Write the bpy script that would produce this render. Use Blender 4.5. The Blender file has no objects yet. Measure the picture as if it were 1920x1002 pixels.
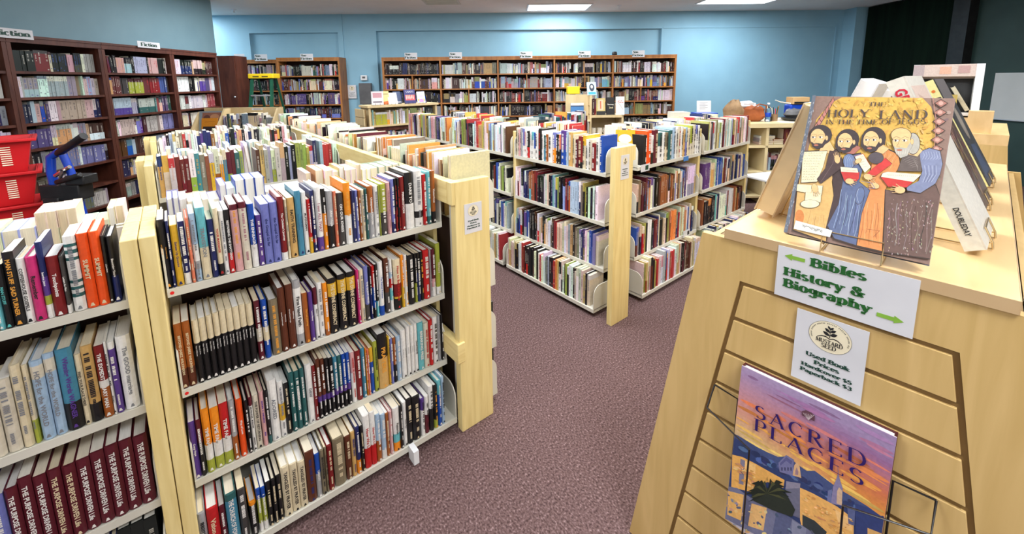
import bpy, math, random
from mathutils import Matrix, Vector
random.seed(7)
sc = bpy.context.scene
COL = sc.collection
PI = math.pi
# ---------------------------------------------------------------- camera
CAMZ = 1.531
cd = bpy.data.cameras.new('camera'); cam = bpy.data.objects.new('camera', cd); COL.objects.link(cam)
cd.sensor_width = 36.0; cd.lens = 36.0*787.94/1920; cd.shift_x = 0.0; cd.shift_y = -228.4/1920; cd.clip_start = 0.05
_yaw, _pit, _rol = math.radians(-39.274), math.radians(-8.8565), math.radians(-0.651)
_f = Vector((-math.sin(_yaw)*math.cos(_pit), math.cos(_yaw)*math.cos(_pit), math.sin(_pit)))
_r = Vector((math.cos(_yaw), math.sin(_yaw), 0)); _u = _r.cross(_f)
_r2 = math.cos(_rol)*_r + math.sin(_rol)*_u; _u2 = -math.sin(_rol)*_r + math.cos(_rol)*_u
cam.matrix_world = Matrix(((_r2.x,_u2.x,-_f.x,0),(_r2.y,_u2.y,-_f.y,0),(_r2.z,_u2.z,-_f.z,CAMZ),(0,0,0,1)))
sc.camera = cam
sc.view_settings.view_transform = 'Standard'; sc.view_settings.look = 'None'
sc.view_settings.exposure = 0.50; sc.view_settings.gamma = 1.0; sc.view_settings.use_curve_mapping = False
# ---------------------------------------------------------------- world: added fill light, let in by the open side behind the camera
w = bpy.data.worlds.new('world'); sc.world = w; w.use_nodes = True
w.node_tree.nodes['Background'].inputs[0].default_value = (1.0, 0.97, 0.93, 1)
w.node_tree.nodes['Background'].inputs[1].default_value = 0.82
# room frame: u runs along the far wall to the right, v away from the camera
ROOM = math.radians(-38.4)
CU, SU = math.cos(ROOM), math.sin(ROOM)
def RM(u, v, z=0.0): return Vector((u*CU - v*SU, u*SU + v*CU, z))
RMAT = Matrix.Rotation(ROOM, 4, 'Z')
CEIL = 2.85
def pix_on(X, px, py, ox=0.0, oy=0.0):
    # where the sight line of a 1920x1002 picture point meets the plane of X, in its own flat coordinates (lays out printed covers)
    d = (_r2*((px-960)/787.94)+_u2*((272.6-py)/787.94)+_f); o = Vector((0,0,CAMZ)); I = X.inverted(); a = I @ o; b = I.to_3x3() @ d; t = -a.z/b.z
    return (a.x+b.x*t-ox, a.y+b.y*t-oy)
# ceiling troffers: (u, v) centres; the last is added out of sight to brighten the alcove
LIGHTS = [(1.0,8.0,0),(4.05,7.45,0),(-3.3,6.3,1),(-0.8,6.2,1),(0.6,4.6,1),(3.4,4.3,1),(-1.4,2.7,1),(0.6,2.2,1),(3.4,1.6,1),(-2.2,0.2,1),(0.9,-0.4,1),(-6.25,7.9,1)]
LIGHT_POWER = 33.0
# ---------------------------------------------------------------- materials
def node_mat(name, rough=0.5, metal=0.0, spec=0.4):
    m = bpy.data.materials.new(name); m.use_nodes = True
    b = m.node_tree.nodes['Principled BSDF']
    b.inputs['Roughness'].default_value = rough; b.inputs['Metallic'].default_value = metal
    b.inputs['Specular IOR Level'].default_value = spec
    return m, m.node_tree, b
def N(nt, t, **k):
    n = nt.nodes.new(t)
    for a, v in k.items():
        if a.startswith('i_'): n.inputs[a[2:].replace('_',' ')].default_value = v
        else: setattr(n, a, v)
    return n
def ramp(nt, stops):
    r = nt.nodes.new('ShaderNodeValToRGB'); e = r.color_ramp.elements
    while len(e) < len(stops): e.new(0.5)
    for el, (p, c) in zip(e, stops): el.position = p; el.color = (*c, 1)
    return r
def mat_noise(name, c1, c2, scale=8.0, rough=0.6, detail=3, stretch=(1,1,1), bump=0.0, dist=0.0, p=(0.35,0.65), metal=0.0, spec=0.4):
    m, nt, b = node_mat(name, rough, metal, spec)
    tc = N(nt,'ShaderNodeTexCoord'); mp = N(nt,'ShaderNodeMapping'); mp.inputs['Scale'].default_value = stretch
    nz = N(nt,'ShaderNodeTexNoise'); nz.inputs['Scale'].default_value = scale; nz.inputs['Detail'].default_value = detail; nz.inputs['Distortion'].default_value = dist
    r = ramp(nt, [(p[0],c1),(p[1],c2)])
    nt.links.new(tc.outputs['Object'], mp.inputs[0]); nt.links.new(mp.outputs[0], nz.inputs['Vector'])
    nt.links.new(nz.outputs['Fac'], r.inputs[0]); nt.links.new(r.outputs[0], b.inputs['Base Color'])
    if bump:
        bp = N(nt,'ShaderNodeBump'); bp.inputs['Strength'].default_value = bump; bp.inputs['Distance'].default_value = 0.005
        nt.links.new(nz.outputs['Fac'], bp.inputs['Height']); nt.links.new(bp.outputs[0], b.inputs['Normal'])
    return m
def mat_attr(name, rough, scale=60, lo=0.88, stretch=(1,1,1), spec=0.4):
    # base colour is the thing's own colour attribute, with slight wear
    m, nt, b = node_mat(name, rough, 0, spec)
    at = N(nt,'ShaderNodeAttribute', attribute_name='Col'); tc = N(nt,'ShaderNodeTexCoord'); mp = N(nt,'ShaderNodeMapping'); mp.inputs['Scale'].default_value = stretch
    nz = N(nt,'ShaderNodeTexNoise'); nz.inputs['Scale'].default_value = scale; nz.inputs['Detail'].default_value = 2
    r = ramp(nt, [(0.3,(lo,lo,lo)),(0.7,(1,1,1))]); mx = N(nt,'ShaderNodeMix', data_type='RGBA', blend_type='MULTIPLY'); mx.inputs[0].default_value = 1
    nt.links.new(tc.outputs['Object'], mp.inputs[0]); nt.links.new(mp.outputs[0], nz.inputs['Vector']); nt.links.new(nz.outputs['Fac'], r.inputs[0])
    nt.links.new(at.outputs['Color'], mx.inputs[6]); nt.links.new(r.outputs[0], mx.inputs[7]); nt.links.new(mx.outputs[2], b.inputs['Base Color'])
    return m
M = {}
M['cover'] = mat_attr('book_cover_print', 0.38, 90, 0.86)
M['page'] = mat_attr('paper_pages', 0.9, 60, 0.86, (14,.25,.25), 0.1)
M['print'] = mat_attr('printed_art', 0.45, 130, 0.84)
M['steel'] = mat_noise('painted_steel_shelving', (0.60,0.58,0.50), (0.66,0.64,0.56), 5, 0.4)
M['pine'] = mat_noise('pale_pine_lumber', (0.72,0.56,0.23), (0.82,0.67,0.31), 6, 0.5, 4, (7,7,0.6), dist=0.6)
M['pine_h'] = mat_noise('pale_pine_rail', (0.72,0.56,0.23), (0.82,0.67,0.31), 6, 0.5, 4, (0.8,0.8,7), dist=0.6)
M['maple'] = mat_noise('maple_laminate', (0.56,0.375,0.14), (0.66,0.455,0.19), 5, 0.38, 5, (2.2,5,0.45), dist=1.1, p=(0.3,0.7))
M['maple_top'] = mat_noise('maple_slab', (0.66,0.44,0.20), (0.76,0.53,0.26), 4, 0.33, 5, (0.6,3.2,2), dist=1.4, p=(0.3,0.7))
M['maple_edge'] = mat_noise('maple_slab_edge', (0.50,0.335,0.175), (0.56,0.39,0.21), 6, 0.45)
M['groove'] = mat_noise('slatwall_groove', (0.20,0.115,0.035), (0.25,0.15,0.05), 10, 0.6)
M['mahog'] = mat_noise('dark_mahogany_wood', (0.055,0.014,0.008), (0.11,0.032,0.018), 4, 0.45, 5, (3,3,0.5), dist=0.8)
M['counter'] = mat_noise('pale_yellow_laminate', (0.62,0.50,0.27), (0.68,0.56,0.32), 4, 0.45)
M['walnut'] = mat_noise('brown_stained_wood', (0.26,0.095,0.024), (0.40,0.165,0.045), 4, 0.45, 5, (3,3,0.5), dist=0.8)
M['backing'] = mat_noise('dark_backing_board', (0.022,0.009,0.007), (0.04,0.016,0.01), 4, 0.7)
M['beige'] = mat_noise('beige_laminate', (0.55,0.42,0.22), (0.63,0.49,0.28), 4, 0.45, 4, (3,3,0.6))
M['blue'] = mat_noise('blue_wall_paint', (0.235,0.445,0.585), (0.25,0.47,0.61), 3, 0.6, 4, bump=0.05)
M['blue_shaded'] = mat_noise('shaded_blue_wall_paint', (0.165,0.275,0.325), (0.18,0.295,0.345), 3, 0.6, 4, bump=0.05)  # the blue wall paint again, greyed and darkened for the left wall's dimmer light
M['green'] = mat_noise('dark_green_wall_paint', (0.018,0.045,0.042), (0.024,0.056,0.052), 3, 0.6, bump=0.05)
M['black_panel'] = mat_noise('black_green_curtain', (0.002,0.006,0.004), (0.004,0.012,0.007), 2, 0.9, stretch=(6,6,0.4), spec=0.1)
M['ceil'] = mat_noise('ceiling_board', (0.82,0.80,0.78), (0.90,0.88,0.86), 1.6, 0.9, 6, p=(0.3,0.75), spec=0.1)
M['black'] = mat_noise('black_plastic', (0.008,0.008,0.009), (0.016,0.016,0.017), 12, 0.4)
M['wire_black'] = mat_noise('black_wire', (0.012,0.010,0.010), (0.02,0.018,0.018), 12, 0.35)
M['brass'] = mat_noise('brass_wire', (0.62,0.46,0.24), (0.72,0.56,0.32), 12, 0.22, metal=0.9)
M['chrome'] = mat_noise('chrome_wire', (0.75,0.72,0.70), (0.82,0.80,0.78), 12, 0.15, metal=1.0)
M['paper'] = mat_noise('white_paper', (0.62,0.62,0.65), (0.67,0.67,0.70), 9, 0.55)
M['ink_green'] = mat_noise('dark_green_ink', (0.012,0.095,0.018), (0.016,0.12,0.022), 20, 0.5)
M['ink_deep'] = mat_noise('deep_green_ink', (0.010,0.050,0.035), (0.014,0.06,0.04), 20, 0.5)
M['ink_lime'] = mat_noise('lime_green_ink', (0.21,0.42,0.045), (0.24,0.46,0.055), 20, 0.5)
M['ink_black'] = mat_noise('black_ink', (0.012,0.012,0.014), (0.02,0.02,0.022), 20, 0.5)
M['cream'] = mat_noise('cream_print', (0.80,0.72,0.52), (0.84,0.76,0.56), 20, 0.6)
M['red_plastic'] = mat_noise('red_plastic', (0.48,0.008,0.012), (0.58,0.014,0.018), 4, 0.35)
M['blue_metal'] = mat_noise('blue_painted_tube', (0.006,0.045,0.38), (0.01,0.06,0.46), 6, 0.3)
M['green_metal'] = mat_noise('green_fibreglass', (0.006,0.065,0.036), (0.01,0.085,0.046), 6, 0.5)
M['yellow_plastic'] = mat_noise('yellow_plastic', (0.72,0.50,0.012), (0.78,0.56,0.02), 6, 0.4)
M['alu'] = mat_noise('aluminium', (0.6,0.62,0.65), (0.7,0.72,0.75), 6, 0.35, metal=0.8)
M['ceramic'] = mat_noise('white_ceramic', (0.62,0.58,0.50), (0.70,0.66,0.58), 4, 0.25)
M['grey'] = mat_noise('grey_metal_box', (0.09,0.09,0.095), (0.12,0.12,0.125), 6, 0.5)
M['cardboard'] = mat_noise('cardboard', (0.48,0.29,0.12), (0.54,0.34,0.16), 8, 0.8)
M['leather'] = mat_noise('tan_leather', (0.22,0.055,0.015), (0.36,0.10,0.03), 9, 0.45, bump=0.2)
M['tan'] = mat_noise('tan_cloth', (0.20,0.12,0.06), (0.30,0.19,0.10), 12, 0.8, bump=0.2)
M['white_plastic'] = mat_noise('white_plastic', (0.70,0.72,0.75), (0.76,0.78,0.80), 5, 0.4)
M['board'] = mat_noise('whiteboard', (0.50,0.53,0.53), (0.54,0.57,0.57), 3, 0.35)
M['bluepaper'] = mat_noise('blue_tape', (0.05,0.19,0.48), (0.07,0.22,0.54), 9, 0.6)
M['reddot'] = mat_noise('red_sticker', (0.7,0.01,0.01), (0.75,0.02,0.02), 9, 0.5)
def mat_carpet():
    m, nt, b = node_mat('mauve_loop_carpet', 0.95, 0, 0.1)
    tc = N(nt,'ShaderNodeTexCoord')
    n1 = N(nt,'ShaderNodeTexNoise'); n1.inputs['Scale'].default_value = 150; n1.inputs['Detail'].default_value = 3
    n2 = N(nt,'ShaderNodeTexNoise'); n2.inputs['Scale'].default_value = 1.3; n2.inputs['Detail'].default_value = 3
    mp = N(nt,'ShaderNodeMapping'); mp.inputs['Scale'].default_value = (1,0.7,1)
    nt.links.new(tc.outputs['Object'], mp.inputs[0]); nt.links.new(mp.outputs[0], n1.inputs['Vector']); nt.links.new(tc.outputs['Object'], n2.inputs['Vector'])
    r = ramp(nt, [(0.28,(0.048,0.026,0.025)),(0.46,(0.120,0.073,0.071)),(0.60,(0.178,0.112,0.110)),(0.76,(0.38,0.27,0.27))])
    r2 = ramp(nt, [(0.3,(0.86,0.86,0.86)),(0.7,(1,1,1))])
    mx = N(nt,'ShaderNodeMix', data_type='RGBA', blend_type='MULTIPLY'); mx.inputs[0].default_value = 1
    nt.links.new(n1.outputs['Fac'], r.inputs[0]); nt.links.new(n2.outputs['Fac'], r2.inputs[0])
    nt.links.new(r.outputs[0], mx.inputs[6]); nt.links.new(r2.outputs[0], mx.inputs[7]); nt.links.new(mx.outputs[2], b.inputs['Base Color'])
    bp = N(nt,'ShaderNodeBump'); bp.inputs['Strength'].default_value = 0.5; bp.inputs['Distance'].default_value = 0.006
    nt.links.new(n1.outputs['Fac'], bp.inputs['Height']); nt.links.new(bp.outputs[0], b.inputs['Normal'])
    return m
M['carpet'] = mat_carpet()
def mat_emit(name, col, s):
    m = bpy.data.materials.new(name); m.use_nodes = True; nt = m.node_tree
    b = nt.nodes['Principled BSDF']; b.inputs['Base Color'].default_value = (0.9,0.9,0.9,1)
    b.inputs['Emission Color'].default_value = (*col,1); b.inputs['Emission Strength'].default_value = s
    return m
M['tube'] = mat_emit('lit_troffer_diffuser', (0.90,0.96,1.0), 7.5)
def mat_glass():
    m, nt, b = node_mat('clear_plastic', 0.05); b.inputs['Transmission Weight'].default_value = 1.0; b.inputs['IOR'].default_value = 1.3
    b.inputs['Base Color'].default_value = (0.9,0.95,1,1); return m
M['clear'] = mat_glass()
# ---------------------------------------------------------------- mesh helpers
def tag(o, label=None, cat=None, group=None, kind=None):
    if label: o['label'] = label
    if cat: o['category'] = cat
    if group: o['group'] = group
    if kind: o['kind'] = kind
    return o
def empty(name, loc=(0,0,0), rz=0.0, label=None, cat=None, group=None):
    o = bpy.data.objects.new(name, None); o.empty_display_size = 0.05; COL.objects.link(o)
    o.location = loc; o.rotation_euler = (0,0,rz); return tag(o, label, cat, group)
class MB:
    def __init__(s): s.v = []; s.f = []; s.c = []; s.mi = []; s.sm = []
    def add(s, vs, fs, col=(1,1,1), mi=0, X=None, smooth=False):
        n = len(s.v)
        if X is not None: vs = [X @ Vector(p) for p in vs]
        s.v += [tuple(p) for p in vs]
        for f in fs:
            s.f.append(tuple(i+n for i in f)); s.c.append(col); s.mi.append(mi); s.sm.append(smooth)
        return s
    def box(s, x0, x1, y0, y1, z0, z1, col=(1,1,1), mi=0, X=None):
        vs = [(x0,y0,z0),(x1,y0,z0),(x1,y1,z0),(x0,y1,z0),(x0,y0,z1),(x1,y0,z1),(x1,y1,z1),(x0,y1,z1)]
        return s.add(vs, [(0,3,2,1),(4,5,6,7),(0,1,5,4),(1,2,6,5),(2,3,7,6),(3,0,4,7)], col, mi, X)
    def prism(s, pts, h0, h1, axis='z', col=(1,1,1), mi=0, X=None):
        # pts: 2D outline (counter-clockwise in the axis' plane)
        def P(a, b, h): return {'z':(a,b,h),'y':(a,h,b),'x':(h,a,b)}[axis]
        n = len(pts); vs = [P(a,b,h0) for a,b in pts]+[P(a,b,h1) for a,b in pts]
        fs = [tuple(range(n))[::-1], tuple(range(n,2*n))]+[(i,(i+1)%n,n+(i+1)%n,n+i) for i in range(n)]
        if axis == 'y': fs = [f[::-1] for f in fs]
        return s.add(vs, fs, col, mi, X)
    def poly(s, pts, col=(1,1,1), mi=0, X=None):
        return s.add(pts, [tuple(range(len(pts)))], col, mi, X)
    def tube(s, pts, r, n=8, col=(1,1,1), mi=0, X=None, closed=False, r1=None):
        pts = [Vector(p) for p in pts]; m = len(pts); vs = []; fs = []
        prev = None
        for i, p in enumerate(pts):
            if closed: t = (pts[(i+1)%m]-pts[i-1])
            else: t = pts[min(i+1,m-1)]-pts[max(i-1,0)]
            t.normalize()
            a = prev - t*prev.dot(t) if prev is not None else t.cross(Vector((0,0,1)) if abs(t.z) < 0.9 else Vector((1,0,0)))
            if a.length < 1e-6: a = t.cross(Vector((0.3,1,0.2)))
            a.normalize(); b = t.cross(a); prev = a
            rr = r if r1 is None else r+(r1-r)*i/(m-1)
            for k in range(n):
                q = 2*PI*k/n; vs.append(p+(a*math.cos(q)+b*math.sin(q))*rr)
        for i in range(m if closed else m-1):
            j = (i+1)%m
            for k in range(n): fs.append((i*n+k, i*n+(k+1)%n, j*n+(k+1)%n, j*n+k))
        if not closed: fs += [tuple(range(n))[::-1], tuple((m-1)*n+k for k in range(n))]
        return s.add(vs, fs, col, mi, X, True)
    def lathe(s, prof, n=20, col=(1,1,1), mi=0, X=None):
        vs = []; fs = []; m = len(prof)
        for r, z in prof:
            for k in range(n): q = 2*PI*k/n; vs.append((r*math.cos(q), r*math.sin(q), z))
        for i in range(m-1):
            for k in range(n): fs.append((i*n+k, i*n+(k+1)%n, (i+1)*n+(k+1)%n, (i+1)*n+k))
        fs += [tuple(range(n))[::-1], tuple((m-1)*n+k for k in range(n))]
        return s.add(vs, fs, col, mi, X, True)
    def build(s, name, mats, parent=None, loc=None, rz=0.0, mw=None, bevel=0.0, link=True):
        me = bpy.data.meshes.new(name); me.from_pydata(s.v, [], s.f)
        if not isinstance(mats, (list, tuple)): mats = [mats]
        for m in mats: me.materials.append(m)
        if len(mats) > 1: me.polygons.foreach_set('material_index', s.mi)
        if any(s.sm):
            me.polygons.foreach_set('use_smooth', s.sm)
            try: me.set_sharp_from_angle(angle=0.7)
            except Exception: pass
        if any(c != (1,1,1) for c in s.c):
            ca = me.color_attributes.new('Col', 'FLOAT_COLOR', 'CORNER'); buf = []
            for c, f in zip(s.c, s.f): buf += [c[0],c[1],c[2],1.0]*len(f)
            ca.data.foreach_set('color', buf)
        me.update()
        o = bpy.data.objects.new(name, me)
        if link: COL.objects.link(o)
        if parent is not None: o.parent = parent
        if mw is not None: o.matrix_basis = mw
        elif loc is not None: o.location = loc; o.rotation_euler = (0,0,rz)
        if bevel:
            b = o.modifiers.new('bevel','BEVEL'); b.width = bevel; b.segments = 2; b.limit_method = 'ANGLE'
        return o
# ---------------------------------------------------------------- hand drawn serif lettering
def arc(cx, cy, rx, ry, a0, a1, n=10):
    return [(cx+rx*math.cos(math.radians(a0+(a1-a0)*i/n)), cy+ry*math.sin(math.radians(a0+(a1-a0)*i/n))) for i in range(n+1)]
X_ = 0.68
def _bowl(x, y0, y1, r): # right-hand bowl from a stem at x
    return [(x,y1),(x+r*0.45,y1)]+arc(x+r*0.45,(y0+y1)/2,r*0.55,(y1-y0)/2,90,-90,8)[1:]+[(x,y0)]
GL = {
'A':(.86,[('e',[(.10,0),(.43,1)]),('d',[(.40,1),(.76,0)]),('h',[(.22,.34),(.64,.34)])],[(.10,0),(.76,0)]),
'B':(.74,[('v',[(.16,0),(.16,1)]),('c',_bowl(.16,.53,1,.44)),('c',_bowl(.16,0,.53,.50))],[]),
'C':(.80,[('c',arc(.44,.5,.34,.5,48,315,16)),('h',[(.68,.84),(.70,.70)])],[]),
'D':(.86,[('v',[(.16,0),(.16,1)]),('c',_bowl(.16,0,1,.62))],[]),
'E':(.72,[('v',[(.16,0),(.16,1)]),('h',[(.16,1),(.62,1)]),('h',[(.16,.52),(.50,.52)]),('h',[(.16,0),(.66,0)]),('n',[(.62,1),(.62,.84)]),('n',[(.66,0),(.66,.18)])],[]),
'F':(.68,[('v',[(.16,0),(.16,1)]),('h',[(.16,1),(.62,1)]),('h',[(.16,.52),(.48,.52)]),('n',[(.62,1),(.62,.82)])],[]),
'G':(.84,[('c',arc(.44,.5,.34,.5,48,330,16)),('n',[(.72,.02),(.72,.40)])],[(.72,.40)]),
'H':(.86,[('v',[(.16,0),(.16,1)]),('v',[(.70,0),(.70,1)]),('h',[(.16,.5),(.70,.5)])],[]),
'I':(.36,[('v',[(.18,0),(.18,1)])],[]),
'J':(.50,[('n',[(.32,1),(.32,.2)]),('c',arc(.17,.2,.15,.2,0,-150,8))],[(.32,1)]),
'K':(.84,[('v',[(.16,0),(.16,1)]),('e',[(.16,.40),(.66,1)]),('d',[(.34,.60),(.74,0)])],[(.66,1),(.74,0)]),
'L':(.70,[('v',[(.16,0),(.16,1)]),('h',[(.16,0),(.62,0)]),('n',[(.62,0),(.62,.20)])],[]),
'M':(1.0,[('e',[(.14,0),(.16,1)]),('d',[(.16,1),(.50,.05)]),('e',[(.50,.05),(.84,1)]),('v',[(.86,0),(.84,1)])],[(.14,0)]),
'N':(.88,[('e',[(.16,0),(.16,1)]),('d',[(.14,1),(.72,0)]),('e',[(.72,0),(.72,1)])],[(.16,0),(.72,1)]),
'O':(.88,[('c',arc(.44,.5,.36,.5,0,360,20))],[]),
'P':(.70,[('v',[(.16,0),(.16,1)]),('c',_bowl(.16,.46,1,.46))],[]),
'R':(.82,[('v',[(.16,0),(.16,1)]),('c',_bowl(.16,.50,1,.44)),('d',[(.38,.50),(.72,0)])],[(.74,0)]),
'S':(.66,[('c',arc(.32,.75,.22,.25,35,270,9)+arc(.32,.25,.25,.25,90,-145,9)[0:]),],[]),
'T':(.76,[('v',[(.38,0),(.38,1)]),('h',[(.06,1),(.70,1)]),('n',[(.07,1),(.07,.82)]),('n',[(.69,1),(.69,.82)])],[]),
'U':(.84,[('n',[(.16,1),(.16,.30)]),('c',arc(.42,.30,.26,.30,180,360,10)),('e',[(.68,.30),(.68,1)])],[(.16,1),(.68,1)]),
'V':(.84,[('d',[(.10,1),(.42,0)]),('e',[(.42,0),(.74,1)])],[(.10,1),(.74,1)]),
'W':(1.1,[('d',[(.08,1),(.32,0)]),('e',[(.32,0),(.54,1)]),('d',[(.54,1),(.78,0)]),('e',[(.78,0),(1.0,1)])],[(.08,1),(.54,1),(1.0,1)]),
'Y':(.80,[('d',[(.08,1),(.40,.46)]),('e',[(.40,.46),(.72,1)]),('n',[(.40,.46),(.40,0)])],[(.08,1),(.72,1),(.40,0)]),
'a':(.62,[('c',arc(.29,.48,.17,.20,150,0,8)+[(.46,.05)]),('c',arc(.27,.19,.17,.19,70,360,12)),('h',[(.46,.02),(.56,.02)])],[]),
'b':(.66,[('t',[(.14,0),(.14,1.0)]),('c',arc(.32,.33,.22,.33,150,-150,12))],[]),
'c':(.56,[('c',arc(.31,.34,.22,.34,45,315,12))],[]),
'd':(.66,[('v',[(.50,0),(.50,1.0)]),('c',arc(.30,.33,.20,.33,30,330,12))],[]),
'e':(.58,[('c',arc(.30,.34,.22,.34,5,315,14)),('h',[(.09,.36),(.52,.36)])],[]),
'f':(.40,[('b',[(.17,0),(.17,.78)]),('c',arc(.31,.78,.14,.20,180,60,6)),('h',[(.04,.66),(.34,.66)])],[]),
'g':(.62,[('c',arc(.28,.42,.19,.25,0,360,14)),('n',[(.49,.66),(.49,-.06)]),('c',arc(.29,-.08,.20,.20,0,-160,8)),('h',[(.44,.66),(.58,.66)])],[]),
'h':(.70,[('v',[(.15,0),(.15,1.0)]),('c',arc(.35,.42,.19,.25,150,0,8)),('b',[(.54,0),(.54,.44)])],[]),
'i':(.34,[('v',[(.17,0),(.17,.66)]),('o',[(.17,.90)])],[]),
'k':(.68,[('v',[(.15,0),(.15,1.0)]),('e',[(.18,.28),(.48,.66)]),('d',[(.28,.42),(.56,0)])],[(.48,.66),(.56,0)]),
'l':(.34,[('v',[(.17,0),(.17,1.0)])],[]),
'm':(1.0,[('v',[(.15,0),(.15,.66)]),('c',arc(.32,.42,.17,.25,150,0,8)),('b',[(.49,0),(.49,.44)]),('c',arc(.66,.42,.17,.25,160,0,8)),('b',[(.83,0),(.83,.44)])],[]),
'n':(.70,[('v',[(.15,0),(.15,.66)]),('c',arc(.35,.42,.19,.25,150,0,8)),('b',[(.54,0),(.54,.44)])],[]),
'o':(.60,[('c',arc(.30,.34,.22,.34,0,360,16))],[]),
'p':(.66,[('v',[(.15,-.28),(.15,.66)]),('c',arc(.33,.34,.22,.33,150,-150,12))],[]),
'r':(.52,[('v',[(.15,0),(.15,.66)]),('c',arc(.34,.46,.19,.20,170,50,6)),('o',[(.44,.56)])],[]),
's':(.50,[('c',arc(.24,.50,.15,.17,35,270,8)+arc(.24,.165,.17,.165,90,-150,8))],[]),
't':(.42,[('n',[(.18,.12),(.18,.90)]),('c',arc(.30,.12,.12,.12,180,320,5)),('h',[(.04,.66),(.36,.66)])],[]),
'u':(.70,[('t',[(.15,.66),(.15,.2)]),('c',arc(.34,.22,.19,.22,180,350,8)),('v',[(.54,0),(.54,.66)])],[]),
'v':(.64,[('d',[(.10,.66),(.32,0)]),('e',[(.32,0),(.54,.66)])],[(.10,.66),(.54,.66)]),
'y':(.64,[('d',[(.10,.66),(.34,0)]),('e',[(.54,.66),(.26,-.26)]),('o',[(.20,-.24)])],[(.10,.66),(.54,.66)]),
'&':(.84,[('c',arc(.34,.78,.17,.20,-60,250,10)+[(.72,0)]),('c',arc(.32,.25,.22,.26,130,350,10)+[(.70,.50)])],[(.70,.50)]),
'5':(.60,[('h',[(.14,1),(.50,1)]),('n',[(.14,1),(.12,.56)]),('c',arc(.27,.32,.22,.32,120,-150,10))],[]),
'3':(.60,[('c',arc(.27,.76,.19,.23,150,-90,8)),('c',arc(.27,.27,.22,.27,90,-150,8))],[]),
'$':(.60,[('c',arc(.28,.70,.18,.20,35,270,8)+arc(.28,.28,.20,.22,90,-145,8)),('e',[(.28,-.08),(.28,1.06)])],[]),
'-':(.40,[('n',[(.06,.36),(.34,.36)])],[]),
'.':(.24,[('o',[(.1,.06)])],[]),
' ':(.34,[],[]),
}
def lettering(mb, text, h, thick=.16, thin=.05, serif=.10, sh=.05, track=0.0, fit=None, col=(1,1,1), mi=0, X=None, anchor=0.0, z=0.0, dz=0.0006):
    """draws text as raised strokes in the xy plane; h = cap height, fit = total width"""
    adv = sum(GL.get(c, GL['o'])[0]+track for c in text)
    sx = h if fit is None else fit/adv
    x0 = -anchor*adv*sx
    T = Matrix.Translation((0,0,z)); XX = (X @ T) if X is not None else T
    def ribbon(pts, ws):
        vs = []; m = len(pts)
        for i, p in enumerate(pts):
            a = pts[max(i-1,0)]; b = pts[min(i+1,m-1)]
            dx, dy = b[0]-a[0], b[1]-a[1]; L = math.hypot(dx,dy) or 1; nx, ny = -dy/L, dx/L
            hw = ws[i]/2
            vs += [(p[0]+nx*hw, p[1]+ny*hw), (p[0]-nx*hw, p[1]-ny*hw)]
        P = [(x0+(cx+x)*sx, y*h, dz) for x, y in vs]; Q = [(x0+(cx+x)*sx, y*h, 0) for x, y in vs]
        fs = [(2*i,2*i+1,2*i+3,2*i+2) for i in range(m-1)]
        n = len(P)
        fs += [(n+2*i,n+2*i+2,2*i+2,2*i) for i in range(m-1)]+[(n+2*i+1,2*i+1,2*i+3,n+2*i+3) for i in range(m-1)]
        mb.add(P+Q, fs, col, mi, XX)
    def bar(xa, ya, xb, yb):
        mb.box(x0+(cx+xa)*sx, x0+(cx+xb)*sx, ya*h, yb*h, 0, dz*1.02, col, mi, XX)
    cx = 0.0
    for ch in text:
        g = GL.get(ch)
        if g is None: g = GL.get(ch.upper(), GL['o'])
        for k, pts in g[1]:
            if k == 'o':
                r = thick*0.62; ribbon([(pts[0][0]-r*.75,pts[0][1]),(pts[0][0]+r*.75,pts[0][1])],[r*1.4]*2); continue
            if k in 'vtbn':
                ww = thick
                if k == 'n' and abs(pts[0][1]-pts[-1][1]) < 0.25: ww = max(thin, thick*0.45)
                ribbon(pts, [ww]*len(pts))
                for j, (x, y) in enumerate(pts):
                    up = y == max(q[1] for q in pts)
                    if k == 'n' or (k == 't' and not up) or (k == 'b' and up): continue
                    hw = thick/2+serif
                    if up: bar(x-hw, y-sh, x+hw*(0.6 if k=='v' and y < .7 else 1), y)
                    else: bar(x-hw, y, x+hw, y+sh)
            elif k == 'h': ribbon(pts, [thin]*len(pts))
            elif k == 'd': ribbon(pts, [thick]*len(pts))
            elif k == 'e': ribbon(pts, [max(thin,thick*.35)]*len(pts))
            else:
                ws = []
                for i in range(len(pts)):
                    a = pts[max(i-1,0)]; b = pts[min(i+1,len(pts)-1)]; L = math.hypot(b[0]-a[0],b[1]-a[1]) or 1
                    q = abs(b[1]-a[1])/L; ws.append(thin+(thick-thin)*q*q)
                ribbon(pts, ws)
        for (x, y) in g[2]:
            hw = thick*.35+serif
            if y > .3: bar(x-hw, y-sh, x+hw, y)
            else: bar(x-hw, y, x+hw, y+sh)
        cx += g[0]+track
    return adv*sx
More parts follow.
